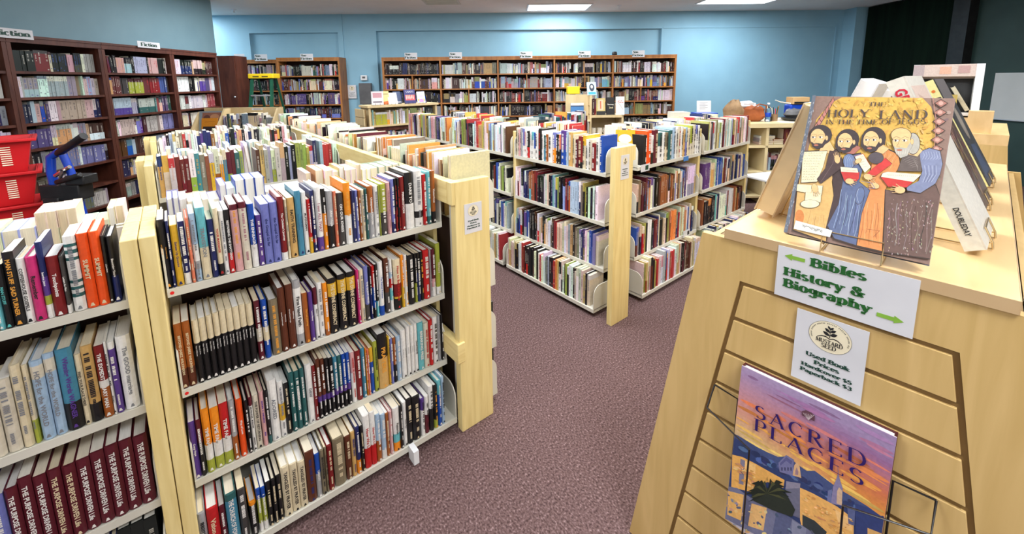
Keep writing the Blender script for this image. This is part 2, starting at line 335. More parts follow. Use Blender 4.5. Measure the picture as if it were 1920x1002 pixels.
# plain sans lettering for the small spines, from Blender's own font curve
_tc = {}
def sans_mesh(text, bold=0.0):
    k = (text, bold)
    if k in _tc: return _tc[k]
    cu = bpy.data.curves.new('lettering', 'FONT'); cu.body = text; cu.size = 1.0; cu.resolution_u = 2; cu.offset = bold
    o = bpy.data.objects.new('lettering', cu); COL.objects.link(o)
    dg = bpy.context.evaluated_depsgraph_get(); dg.update()
    me = o.evaluated_get(dg).to_mesh()
    vs = [v.co.copy() for v in me.vertices]; fs = [tuple(p.vertices) for p in me.polygons]
    o.evaluated_get(dg).to_mesh_clear(); COL.objects.unlink(o); bpy.data.objects.remove(o); bpy.data.curves.remove(cu)
    if vs:
        x0 = min(v.x for v in vs); x1 = max(v.x for v in vs); y0 = min(v.y for v in vs); y1 = max(v.y for v in vs)
    else: x0 = x1 = y0 = y1 = 0
    _tc[k] = (vs, fs, x0, x1, y0, y1); return _tc[k]
def sans(mb, text, W, H, X, col=(1,1,1), bold=0.015, mi=0):
    """fit text into a W x H box centred on the origin of X (xy plane)"""
    vs, fs, x0, x1, y0, y1 = sans_mesh(text, bold)
    if not vs: return
    sx = W/max(x1-x0,1e-6); sy = H/max(y1-y0,1e-6)
    sx = min(sx, sy*1.25); sy = min(sy, sx*1.9)
    cx, cy = (x0+x1)/2, (y0+y1)/2
    mb.add([((v.x-cx)*sx,(v.y-cy)*sy,0) for v in vs], fs, col, mi, X)
# ---------------------------------------------------------------- books
PAL = {'K':('black',(.012,.011,.012)),'N':('navy',(.014,.022,.11)),'Y':('yellow',(.68,.40,.03)),'S':('salmon',(.74,.20,.11)),
'L':('pale blue',(.36,.50,.66)),'A':('aqua',(.14,.47,.52)),'W':('white',(.80,.79,.76)),'C':('cream',(.72,.62,.42)),'I':('ivory',(.66,.60,.48)),
'B':('blue',(.012,.07,.38)),'V':('violet',(.10,.045,.25)),'U':('periwinkle',(.17,.19,.50)),'D':('dark red',(.20,.012,.014)),'T':('tan',(.62,.38,.13)),
'E':('teal blue',(.06,.24,.36)),'R':('red',(.52,.014,.016)),'G':('grey',(.36,.36,.37)),'O':('orange',(.84,.27,.015)),'P':('pink',(.66,.36,.36)),
'H':('charcoal',(.055,.05,.048)),'Q':('burnt orange',(.36,.10,.018)),'Z':('dark teal',(.025,.11,.11)),'F':('olive green',(.36,.40,.05)),
'X':('chocolate brown',(.11,.030,.014)),'M':('maroon',(.11,.012,.022)),'J':('taupe',(.21,.17,.105)),'2':('orange red',(.80,.085,.012)),
'4':('vermilion',(.8,.1,.02)),'5':('magenta',(.58,.03,.17))}
INK = {'w':(.82,.80,.76),'k':(.015,.015,.017),'o':(.80,.36,.05),'g':(.22,.23,.25),'c':(.74,.62,.40),'r':(.46,.02,.02),'n':(.02,.03,.14),'p':(.40,.18,.22),
'v':(.10,.04,.26),'b':(.03,.09,.36),'a':(.10,.50,.48)}
def parse_bands(s):
    out = []; i = 0
    while i < len(s):
        c = s[i]; j = i+1
        while j < len(s) and s[j].isdigit(): j += 1
        out.append((c, int(s[i+1:j])/100.0)); i = j
    t = sum(b for _, b in out); return [(c, b/t) for c, b in out]
def book_profile(t, D, hard):
    b = 0.0028 if hard else 0.0009; bul = 0.0035 if hard else 0.0012
    outer = [(0,D),(0,0.004)]+[(t*k/4, -bul*math.sin(PI*k/4)+0.004*(0 if 0<k<4 else 1)*0) for k in range(1,4)]+[(t,0.004),(t,D)]
    inner = [(t-b,D),(t-b,0.006),(b,0.006),(b,D)]
    return outer+inner, b
def add_cover(mb, t, D, H, bands, hard, X, mi=0):
    prof, b = book_profile(t, D, hard); n = len(prof)
    zs = [H]
    for c, f in bands: zs.append(zs[-1]-f*H)
    zs[-1] = 0.0; vs = []; fs = []; base = 0
    for i, (c, f) in enumerate(bands):
        vs = [(x,y,zs[i+1]) for x, y in prof]+[(x,y,zs[i]) for x, y in prof]
        fs = [(k,(k+1)%n,n+(k+1)%n,n+k) for k in range(n)]
        rgb = c if isinstance(c, tuple) else PAL[c][1]
        if i == 0: fs.append(tuple(range(n,2*n)))
        if i == len(bands)-1: fs.append(tuple(range(n))[::-1])
        mb.add(vs, fs, rgb, mi, X)
    return b
def add_pages(mb, t, D, H, b, hard, col, X, mi=0):
    i = 0.003 if hard else 0.0
    mb.box(b, t-b, 0.0065, D-i-0.0004, i+0.0002, H-i-0.0004 if hard else H-0.0003, col, mi, X)
SPX = Matrix(((0,1,0,0),(0,0,-1,0),(-1,0,0,0),(0,0,0,1)))  # text plane -> spine: text runs downwards, facing -y
def spine_text(mb, t, H, title, ink, rnd, hard, off=-0.0062, mi=0):
    y = off; extra = MB()
    ww = t*0.44
    if title != '-':
        # split long titles into two lines on thick spines
        L = H*0.76
        X = Matrix.Translation((t/2, y, H*0.53)) @ SPX
        wd = title.split()
        if t > 0.013 and len(title) > 30:
            k = len(wd)//2; a, b_ = ' '.join(wd[:k]), ' '.join(wd[k:])
            sans(mb, a, L, ww*0.42, Matrix.Translation((t*0.27,0,0)) @ Matrix.Translation((t/2,y,H*0.53)) @ SPX, INK[ink], 0.02, mi)
            mb = extra
            sans(mb, b_, L, ww*0.42, Matrix.Translation((-t*0.22,0,0)) @ Matrix.Translation((t/2,y,H*0.53)) @ SPX, INK[ink], 0.02, mi)
        else: sans(mb, title, L, ww, X, INK[ink], 0.03, mi)
    else:
        # lettering too small to read: rows of little strokes
        z = H*rnd.uniform(.84,.93); end = H*rnd.uniform(.34,.5); w1 = t*rnd.uniform(.28,.5); c = INK[ink]
        while z > end:
            l = rnd.uniform(.0022,.0048)
            if rnd.random() > .14: mb.poly([(t/2-w1/2,y,z-l),(t/2+w1/2,y,z-l),(t/2+w1/2,y,z),(t/2-w1/2,y,z)], c, mi)
            z -= l+rnd.uniform(.0008,.002)
        z = H*rnd.uniform(.26,.32); mb = extra
        for _ in range(rnd.randint(4,9)):
            l = rnd.uniform(.002,.004); mb.poly([(t*.36,y,z-l),(t*.64,y,z-l),(t*.64,y,z),(t*.36,y,z)], c, mi); z -= l+.001
    return extra
def spine_mark(mb, t, H, ink, y=-0.0062, mi=0):
    e = min(t*.30, .0045); z = H*.055; c = INK[ink]
    mb.poly([(t/2-e,y,z-e),(t/2+e,y,z-e),(t/2+e*.4,y,z+e),(t/2-e*.4,y,z+e)], c, mi)
def hero_book(x0, x1, y, z, H, bands, ink, title, rnd, label, group, rot=0.0, D=None, parent_xf=None, hard=None):
    gap = 0.0006; t = max(x1-x0-gap, 0.003)
    if hard is None: hard = rnd.random() < 0.4 or t > 0.028
    D = D or min(0.16, max(0.115, H*rnd.uniform(.60,.70)))
    if isinstance(bands, str): bands = parse_bands(bands)
    mb = MB(); b = add_cover(mb, t, D, H, bands, hard, None)
    o = mb.build('book', M['cover'])
    pb = MB(); pc = rnd.choice([(.90,.86,.76),(.88,.80,.64),(.92,.90,.85),(.86,.75,.54),(.93,.92,.89)])
    add_pages(pb, t, D, H, b, hard, pc, None); pb.build('page_block', M['page'], o)
    tb = MB(); ex = spine_text(tb, t, H, title, ink, rnd, hard)
    if ex.v: ex.build('author_lettering' if title == '-' else 'spine_lettering', M['print'], o)
    if tb.v: tb.build('spine_lettering', M['print'], o)
    if title != '-' or rnd.random() < .6: tb = MB(); spine_mark(tb, t, H, ink); tb.build('spine_emblem', M['print'], o)
    o.location = (x0+gap/2, y+0.0065, z) if parent_xf is None else parent_xf @ Vector((x0+gap/2, y+0.0065, z))
    o.rotation_euler = (0,0,rot)
    return tag(o, label, 'book', group)
ORD = ['first','second','third','fourth','fifth','sixth','seventh','eighth','ninth','tenth','eleventh','twelfth','thirteenth','fourteenth','fifteenth','sixteenth','seventeenth','eighteenth','nineteenth','twentieth']
INKN = {'w':'white','k':'black','o':'orange','g':'grey','c':'cream','r':'red','n':'navy','p':'rose','v':'violet','b':'blue','a':'teal'}
def book_words(bands):
    b = parse_bands(bands)
    if len(b) == 1: return PAL[b[0][0]][0]
    if len(b) > 5: return 'teal striped '+PAL[b[0][0]][0]
    s = PAL[b[0][0]][0]+'-topped '+PAL[max(b[1:], key=lambda q:q[1])[0]][0]
    return s
def make_labels(row, desc, what='book'):
    names = [book_words(r[3]) for r in row]; out = []
    for i, n in enumerate(names):
        same = [j for j in range(len(names)) if names[j] == n]
        if len(same) == 1:
            L = names[i-1].split()[-1] if i else None; R_ = names[i+1].split()[-1] if i < len(names)-1 else None
            base = f"{n} {what} with {INKN[row[i][4]]} lettering"
        else:
            base = f"{ORD[same.index(i)]} {n} {what} from the left"
        out.append(f"{base}, {desc}")
    return out
# every other book in the room: one mesh, past the three hundred that show largest
REST = MB(); RCOUNT = [0]
DARKP = 'KKKNNDMXHHZVEWGIL'; MIXP = 'KKKWWWWCCINNDDMRREBVAOGLTHHZFXJQY'; PALE = 'WWWIICCLGPTHKEA'; SETW = 'WWIILPG'
def jit(c, r, rnd): return tuple(max(0,min(1,v*rnd.uniform(1-r,1+r)+rnd.uniform(-.004,.008))) for v in c)
def rest_book(t, D, H, bands, X, rnd, hard, detail=2, pagec=None, ink=None):
    RCOUNT[0] += 1
    b = 0.0022
    if detail >= 2:
        zs = [H]
        for c, f in bands: zs.append(zs[-1]-f*H)
        zs[-1] = 0
        for i, (c, f) in enumerate(bands):  # spine and two boards, per band
            z0, z1 = zs[i+1], zs[i]
            REST.box(0,t,0,.005,z0,z1,c,0,X); REST.box(0,b,.005,D,z0,z1,c,0,X); REST.box(t-b,t,.005,D,z0,z1,c,0,X)
        REST.box(b,t-b,.005,D-.003,.002,H-.003 if hard else H-.0008,pagec,1,X)
    else:
        REST.box(0,t,0,D*.2,0,H,bands[0][0],0,X); REST.box(b,t-b,D*.2,D,.002,H-.002,pagec,1,X)
        if len(bands) > 1: REST.box(-.0002,t+.0002,-.0005,D*.18,0,H*bands[-1][1],bands[-1][0],0,X)
    if ink and t > .009 and rnd.random() < .75:
        c0 = bands[0][0]; ink = tuple(ink[q]*.62+c0[q]*.38 for q in range(3)); y = -.0008; z = H*rnd.uniform(.80,.92); end = H*rnd.uniform(.35,.55); w1 = t*rnd.uniform(.18,.42); step = .009 if detail < 2 else .0045
        while z > end:
            l = step*rnd.uniform(.5,1.1)
            if rnd.random() > .12: REST.poly([(t/2-w1/2,y,z-l),(t/2+w1/2,y,z-l),(t/2+w1/2,y,z),(t/2-w1/2,y,z)], ink, 0, X)
            z -= l+step*rnd.uniform(.2,.5)
        if rnd.random() < .6:
            z = H*rnd.uniform(.1,.25); REST.poly([(t*.3,y,z-.01),(t*.7,y,z-.01),(t*.7,y,z),(t*.3,y,z)], ink, 0, X)
def fill(F, x0, x1, z, rnd, h=(.18,.235), t=(.010,.030), D=(.12,.16), pal=MIXP, detail=2, gapp=.02, sets=.16, leanp=.05, yj=.012, dens=1.0, seq=False, sat=1.0):
    """fill a shelf from x0 to x1 along the frame F (x along the shelf, -y out of the spines)"""
    x = x0; si = 0
    while x < x1-.008:
        if rnd.random() < gapp: x += rnd.uniform(.01,.07); continue
        if rnd.random() > dens: break
        tt = rnd.uniform(*t); hh = rnd.uniform(*h); dd = rnd.uniform(*D); n = 1
        if rnd.random() < sets: n = rnd.randint(2,4 if detail > 1 else 6)
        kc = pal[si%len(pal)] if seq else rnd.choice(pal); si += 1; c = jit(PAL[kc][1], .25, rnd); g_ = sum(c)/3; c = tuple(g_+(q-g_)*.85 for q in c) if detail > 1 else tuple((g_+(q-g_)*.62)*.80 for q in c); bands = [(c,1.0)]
        if rnd.random() < .35: f = rnd.choice([.15,.25,.4,.6]); bands = [(c,f),(jit(PAL[rnd.choice(pal)][1],.2,rnd),1-f)]
        pagec = rnd.choice([(.84,.79,.66),(.82,.74,.56),(.86,.84,.78),(.78,.66,.46),(.87,.85,.82)]); hard = rnd.random() < .4
        lum = bands[0][0][0]*.3+bands[0][0][1]*.6+bands[0][0][2]*.1
        ink = (.75,.72,.62) if lum < .2 else (.03,.03,.05)
        if rnd.random() < .15: ink = rnd.choice([(.7,.4,.05),(.5,.03,.03),(.05,.1,.35)])
        lean = rnd.uniform(-.10,.10) if rnd.random() < leanp else 0.0
        for _ in range(n):
            if x+tt > x1: return
            y = rnd.uniform(0,yj); X = F @ Matrix.Translation((x, y, z))
            if lean: X = X @ Matrix.Rotation(lean, 4, 'Y'); 
            rest_book(tt-.0008, dd, hh*rnd.uniform(.995,1.005) if n > 1 else hh, bands, X, rnd, hard, detail, pagec, ink)
            x += tt+(abs(math.sin(lean))*hh*.15)
def frame(x, y, ang): return Matrix.Translation((x,y,0)) @ Matrix.Rotation(ang, 4, 'Z')
FR_A = lambda y: frame(0, y, 0)                     # spines face -y, shelf runs along +x
def FR_room(u, v): p = RM(u, v); return frame(p.x, p.y, ROOM)
# ================================================================ the room
def room_box(mb, u0, u1, v0, v1, z0, z1): mb.box(u0,u1,v0,v1,z0,z1, X=RMAT)
mb = MB(); room_box(mb, -12, 12, -4.5, 11.5, -0.06, 0); tag(mb.build('floor', M['carpet']), 'mauve brown loop pile carpet', kind='structure')
mb = MB(); room_box(mb, -12, 12, -4.5, 11.5, CEIL, CEIL+.08); tag(mb.build('ceiling', M['ceil']), 'grey beige painted ceiling', kind='structure')
# far wall with shallow recessed fields
mb = MB(); V0 = 8.65
def wall_piece(u0,u1,z0,z1,v=V0): room_box(mb,u0,u1,v,V0+.25,z0,z1)
wall_piece(-8.0,-5.05,0,CEIL); wall_piece(-5.05,-3.30,2.50,CEIL); wall_piece(-5.05,-3.30,0,2.50,V0+.07)
wall_piece(-3.30,-3.20,0,CEIL,V0-.02); wall_piece(-3.20,-2.55,0,CEIL); wall_piece(-2.55,3.17,2.52,CEIL); wall_piece(-2.55,3.17,0,2.52,V0+.08)
wall_piece(3.17,7.25,0,CEIL)
tag(mb.build('wall_far', M['blue']), 'light blue far wall with recessed panels', kind='structure')
mb = MB(); room_box(mb, 3.19,6.72,V0-.012,V0,2.52,2.545); room_box(mb, 6.70,6.725,V0-.012,V0,0.1,2.545); tag(mb.build('trim_1', M['blue']), kind='structure')
mb = MB(); room_box(mb, 6.85,7.12,V0-.30,V0,0,CEIL); tag(mb.build('trim_2', M['blue']), 'blue pilaster in the corner of the dark wall', kind='structure')
mb = MB(); room_box(mb, -8.0,-4.72,-2.5,7.12,0,CEIL); tag(mb.build('wall_left', M['blue_shaded']), 'blue left wall, coloured for dimmer light, behind the dark bookcases', kind='structure')
mb = MB(); room_box(mb, -8.2,-8.0,7.0,8.9,0,CEIL); tag(mb.build('wall_alcove', M['blue']), kind='structure')
mb = MB(); room_box(mb, 7.12,7.4,-3,V0,0,CEIL); tag(mb.build('wall_right', M['green']), 'dark green right wall', kind='structure')
mb = MB(); room_box(mb, 7.02,7.12,6.62,8.28,0,CEIL-.02); tag(mb.build('trim_3', M['black_panel']), 'black curtained bay on the right wall', kind='structure')
mb = MB(); room_box(mb, 6.98,7.12,6.42,6.66,0,CEIL); tag(mb.build('trim_4', M['black']), 'black post on the dark right wall', kind='structure')
mb = MB(); room_box(mb, 3.3,7.1,V0-.015,V0,0,.10); tag(mb.build('baseboard_far', M['black']), kind='structure')
# ceiling lights
for i,(u,v,r) in enumerate(LIGHTS):
    p = RM(u,v); hw, hd = (.60,.30) if not r else (.30,.60)
    if i == 0: hw, hd = .55,.30
    vis = i < 2
    t = empty('ceiling_light', (p.x,p.y,CEIL), ROOM, ['lit fluorescent ceiling panel above the long bookcase','lit fluorescent ceiling panel toward the right wall'][i] if vis else 'fluorescent ceiling panel out of view overhead', 'light', 'fluorescent ceiling panels')
    m = MB(); z = -.02
    m.box(-hw-.03,hw+.03,-hd-.03,-hd,z,0); m.box(-hw-.03,hw+.03,hd,hd+.03,z,0); m.box(-hw-.03,-hw,-hd,hd,z,0); m.box(hw,hw+.03,-hd,hd,z,0); m.build('frame', M['white_plastic'], t)
    m = MB(); m.box(-hw,hw,-hd,hd,-.012,-.002)
    m.build('diffuser', M['tube'], t)
    ld = bpy.data.lights.new('lamp','AREA'); ld.shape = 'RECTANGLE'; ld.size = hw*2; ld.size_y = hd*2; ld.energy = LIGHT_POWER*(.6 if i == 0 else 1.05); ld.color = (.96,.98,1.0)
    lo = bpy.data.objects.new('lamp', ld); COL.objects.link(lo); lo.parent = t; lo.location = (0,0,-.03)
m = MB(); m.box(-.30,.30,-.30,.30,-.01,0)
for k in range(9): m.box(-.26,.26,-.26+k*.06,-.235+k*.06,-.018,-.01)
p = RM(-1.05,7.35); tag(m.build('ceiling_vent', M['steel'], loc=(p.x,p.y,CEIL), rz=ROOM), 'grey slatted air vent in the ceiling', 'vent')
for (u,v,l) in ((-4.9,8.0,'small white sprinkler hanging from the ceiling by the alcove'),(2.1,7.9,'small white sprinkler on the ceiling beside the lit panel')):
    p = RM(u,v); m = MB(); m.lathe([(.0,-.06),(.03,-.06),(.012,-.05),(.012,-.02),(.04,-.015),(.04,0),(0,0)],12); tag(m.build('sprinkler', M['white_plastic'], loc=(p.x,p.y,CEIL)), l, 'sprinkler', 'ceiling sprinklers')
# ================================================================ library shelving
def plate_outline(d, h, r=.06):
    pts = [(-.001,0),(d,0),(d,h)]
    pts += [(-.001+r+r*math.cos(a), h-r+r*math.sin(a)) for a in [PI/2+k*PI/2/6 for k in range(7)]]
    return pts
def shelf_bay(F, x0, x1, zs, label, depth=.20, post=(True,True), ph=1.129, base_ext=0.0, name='library_shelf_bay', yp=.09, brh=.18, back=True):
    """one steel cantilever bay in frame F; zs = undersides of the trays, bottom one last"""
    t = empty(name); t.matrix_world = F @ Matrix.Translation((x0,0,0)); L = x1-x0
    tag(t, label, 'shelf')
    for i, z in enumerate(zs):
        ext = base_ext if i == len(zs)-1 else 0.0
        m = MB(); m.box(.004,L-.004,-ext,depth,z+.018,z+.022); m.box(.004,L-.004,-.003-ext,.001-ext,z,z+.024); m.box(.004,L-.004,depth-.002,depth,z-.01,z+.03)
        s = m.build('shelf', M['steel'], t)
        for xx in (.004, L-.009):
            m = MB(); m.prism([(a-ext*(a<.1),b+z) for a,b in plate_outline(depth,brh)], xx, xx+.005, 'x')
            if xx < .1: m.box(xx+.0035,xx+.010,.02-ext,.035-ext,z,z+brh*.7)
            m.build('end_bracket', M['steel'], t)
    m = MB(); m.box(.02,L-.02,depth,depth+.012,.05,.12); m.box(0,.03,depth,depth+.014,0,ph-.03); m.box(L-.03,L,depth,depth+.014,0,ph-.03); m.build('upright_frame', M['steel'], t)
    if back: m = MB(); m.box(.03,L-.03,depth+.003,depth+.008,.03,zs[0]+.03); m.build('back_panel', M['backing'], t)  # dark sheet added to imitate the deep shade between the open shelf sides
    for side, on in zip((0,1), post):
        if on:
            xa = -.036 if side == 0 else L+.001
            m = MB(); m.box(xa,xa+.035,-yp+.02,-yp+.205,0,ph); m.build('end_post', M['pine'], t, bevel=.003)
    return t
ZS = [.918,.593,.279,.030]; ZT = [z+.0225 for z in ZS]
F1 = FR_A(1.515); SH4 = 'steel shelf bay between pine posts'
shelf_bay(F1, -.060, .852, ZS, 'near right steel shelf bay filled with books, standing beside the pine end panel', post=(True,False), base_ext=.068)
shelf_bay(F1, -1.045, -.134, ZS, 'near left steel shelf bay with the maroon book set, cut by the frame', post=(False,True), base_ext=.068)
def pine(name, x0,x1,y0,y1,z0,z1, label, mat='pine', cat='post', group=None):
    m = MB(); m.box(x0,x1,y0,y1,z0,z1); o = m.build(name, M[mat], bevel=.003); return tag(o, label, cat, group)
# rear halves of the first run
F1b = frame(.852, 1.965, PI)
shelf_bay(F1b, 0, .912, ZS, 'rear side of the near right steel shelf bay', post=(False,False))
F1c = frame(-.134, 1.965, PI)
shelf_bay(F1c, 0, .911, ZS, 'rear side of the near left steel shelf bay', post=(False,False))
pine('pine_post', -.131,-.0965,1.632,1.825,0,1.129, 'pine post behind the left one of the front pair', group='rear pine posts')
pine('pine_post', -.0955,-.061,1.632,1.825,0,1.129, 'pine post behind the right one of the front pair', group='rear pine posts')
pine('pine_post', .853,.872,1.60,1.80,0,1.0, 'thin pine post closing the right end of the near shelf bay')
# second and third runs
for k,(yf,yb,nm) in enumerate(((2.80,3.24,'second row behind the near shelves'),(3.95,4.385,'third row behind the near shelves'))):
    shelf_bay(FR_A(yf), -.085,.84, ZS, 'steel shelf bay with pine posts, %s'%nm, post=(True,False))
    shelf_bay(frame(.84,yb,PI), 0,.925, ZS, 'rear side of the steel shelf bay in the %s'%nm, post=(False,False))
    for j in (0,1):
        pine('pine_post', -.160+.036*j,-.125+.036*j, yb-.30,yb-.10,0,1.129, '%s rear pine post of the %s'%(['left','right'][j],nm), group='pine posts of the rows behind')
# run C: along y at the right end of the rows, spines to the aisle
FC = lambda y: frame(1.09, y, PI/2)
names = ['nearest the signed pine end panel','second along the aisle','third along the aisle','farthest along the aisle']
for k in range(4):
    shelf_bay(FC(1.465+.915*k), 0,.91, ZS, 'steel shelf bay facing the aisle, %s'%names[k], post=(False, False), depth=.20, brh=.20)
m = MB(); m.box(.854,1.023,1.409,1.447,0,1.129); o = m.build('pine_end_panel', M['pine'], bevel=.003)
tag(o, 'tall pine end panel with the price sheet in the left centre', 'panel')
m = MB(); m.box(.838,.854,1.409,1.447,1.035,1.129); m.build('corner_block', M['pine'], o, bevel=.002)
pine('pine_rail', .838,.876,1.449,4.9,1.035,1.129, 'long pine top rail running back from the left centre end panel','pine_h','rail')
pine('pine_rail', .838,.876,1.400,4.9,.34,.43, 'low pine rail beside the left centre end panel','pine_h','rail')
for k,y in enumerate((2.37,3.285)): pine('pine_rail', .88,1.07,y-.019,y+.019,1.03,1.129, ['pine cross board at the first joint of the aisle run','pine cross board at the second joint of the aisle run'][k],'pine_h','rail')
# run D and run E, the V in the middle of the room
FD = lambda y: frame(2.089, y, -PI/2)
dn = ['right of centre, nearest the signed pine post','second from the signed pine post','third from the signed pine post']
for k,(y0,y1) in enumerate(((2.53,1.62),(3.47,2.565),(4.40,3.505))):
    shelf_bay(FD(y0), 0, y0-y1, ZS, 'steel shelf bay right of the aisle, %s'%dn[k], post=(True,False), base_ext=.094, yp=.0)
FDb = lambda y: frame(2.56, y, PI/2)
for k in range(2): shelf_bay(FDb(2.20+.95*k), 0,.91, ZS[:2]+ZS[3:], ['rear side of the middle aisle shelving, near bay','rear side of the middle aisle shelving, far bay'][k], post=(False,False))
m = MB(); m.box(2.0,2.175,1.488,1.526,0,1.129); o = m.build('pine_end_panel', M['pine'], bevel=.003); tag(o, 'tall pine end panel with the price sheet in the middle of the room', 'panel')
m = MB(); m.box(2.175,2.20,1.488,1.526,1.035,1.129); m.build('corner_block', M['pine'], o, bevel=.002)
shelf_bay(FR_A(1.602), 2.385,3.255, ZS, 'steel shelf bay right of the middle end panel', post=(False,True), base_ext=.072, yp=.0)
shelf_bay(FR_A(1.602), 3.30,4.19, ZS, 'steel shelf bay at the right end of the middle shelving', post=(False,True), base_ext=.072, yp=.0)
FEb = frame(4.19,2.06,PI)
shelf_bay(FEb, 0,.89, ZS[:2]+ZS[3:], 'rear side of the right end steel shelf bay', post=(False,False))
shelf_bay(FEb, .93,1.60, ZS[:2]+ZS[3:], 'rear side of the steel shelf bay beside the middle panel', post=(False,False))
FF = FR_A(2.98)
shelf_bay(FF, 2.70,3.52, ZS, 'steel shelf bay behind the middle shelving', post=(False,False))
# ================================================================ the three hundred nearest books
rnd = random.Random(11)
SHELF={}
SHELF['A1']=('top shelf of the near right bay',0.942,1.515,[(-0.0581, -0.0412, 0.207, 'K100', 'o', 'When People Are Big and God is Small   WELCH'), (-0.0406, -0.0326, 0.2, 'N100', 'w', '-'), (-0.0314, -0.0141, 0.185, 'Y100', 'n', 'Sixteen Up Growing'), (-0.0128, 0.003, 0.192, 'N82W18', 'w', '-'), (0.0045, 0.0138, 0.2, 'S100', 'c', '-'), (0.0151, 0.0294, 0.21, 'L45W25G12L18', 'g', '-'), (0.0313, 0.0537, 0.224, 'A55C45', 'g', 'TRANSITION'), (0.0554, 0.0712, 0.183, 'N100', 'w', '-'), (0.0715, 0.0857, 0.215, 'C82K18', 'r', 'YOUR MARRIAGE'), (0.0864, 0.0989, 0.204, 'W100', 'g', '-'), (0.0996, 0.1137, 0.204, 'K68R32', 'w', 'RESTORING THE SHATTERED'), (0.1151, 0.1366, 0.217, 'M8P92', 'o', '-'), (0.138, 0.1596, 0.221, 'M9I91', 'p', '-'), (0.1615, 0.1794, 0.21, 'B64W36', 'w', 'THE ENNEAGRAM'), (0.1809, 0.1961, 0.169, 'V100', 'w', '-'), (0.1976, 0.2216, 0.202, 'U100', 'n', 'the Gospel So far'), (0.2224, 0.2453, 0.204, 'U100', 'n', 'the Gospel So far'), (0.2461, 0.265, 0.218, 'D88W12', 'w', "The Christian's Journey"), (0.2655, 0.2737, 0.206, 'C100', 'g', '-'), (0.2747, 0.2962, 0.209, 'T100', 'k', 'FAITH TRAINING'), (0.2985, 0.3176, 0.228, 'E100', 'n', 'What Kids Wish Parents Knew about Parenting'), (0.3188, 0.3334, 0.221, 'W100', 'k', 'MUPENGMAN'), (0.3343, 0.3459, 0.192, 'R70Y30', 'w', '-'), (0.3464, 0.3587, 0.222, 'N78R6N16', 'w', '-'), (0.3605, 0.3819, 0.23, 'W78V22', 'p', 'I saw ALL THAT'), (0.3829, 0.3963, 0.221, 'K40O60', 'w', '-'), (0.3976, 0.4202, 0.21, 'G60K40', 'w', 'After Hope'), (0.421, 0.4326, 0.205, 'S100', 'c', '-'), (0.4343, 0.4551, 0.196, 'H100', 'w', 'ON OUR KNEES'), (0.458, 0.4822, 0.229, 'O52W48', 'o', '-'), (0.4831, 0.4959, 0.196, 'N100', 'w', 'SEARCH OF OUR HEART'), (0.4969, 0.5078, 0.195, 'U100', 'w', '-'), (0.5088, 0.5178, 0.193, 'Q100', 'w', '-'), (0.5188, 0.532, 0.193, 'C100', 'g', '-'), (0.533, 0.5424, 0.195, 'Z100', 'w', '-'), (0.5432, 0.566, 0.202, 'Q50G50', 'w', 'Unexpected Mercies'), (0.5674, 0.5845, 0.199, 'W100', 'g', '-'), (0.5853, 0.59, 0.199, 'F100', 'g', '-'), (0.5909, 0.6162, 0.202, 'F55H45', 'w', '-'), (0.6171, 0.6333, 0.205, 'P100', 'p', '-'), (0.6346, 0.6496, 0.215, 'U80N20', 'w', '-'), (0.6501, 0.659, 0.215, 'K60D40', 'r', '-'), (0.6597, 0.6712, 0.215, 'K100', 'r', '-'), (0.6721, 0.6915, 0.217, 'D100', 'w', 'PERSECUTION'), (0.6943, 0.7299, 0.231, 'K55W45', 'w', 'DARE TO JESUS'), (0.734, 0.7688, 0.232, 'W72K12W16', 'g', '-'), (0.7712, 0.7871, 0.212, 'R100', 'w', '-'), (0.7884, 0.807, 0.221, 'A85Z15', 'w', '-'), (0.8082, 0.8284, 0.222, 'Q78K22', 'w', 'Victorious')])
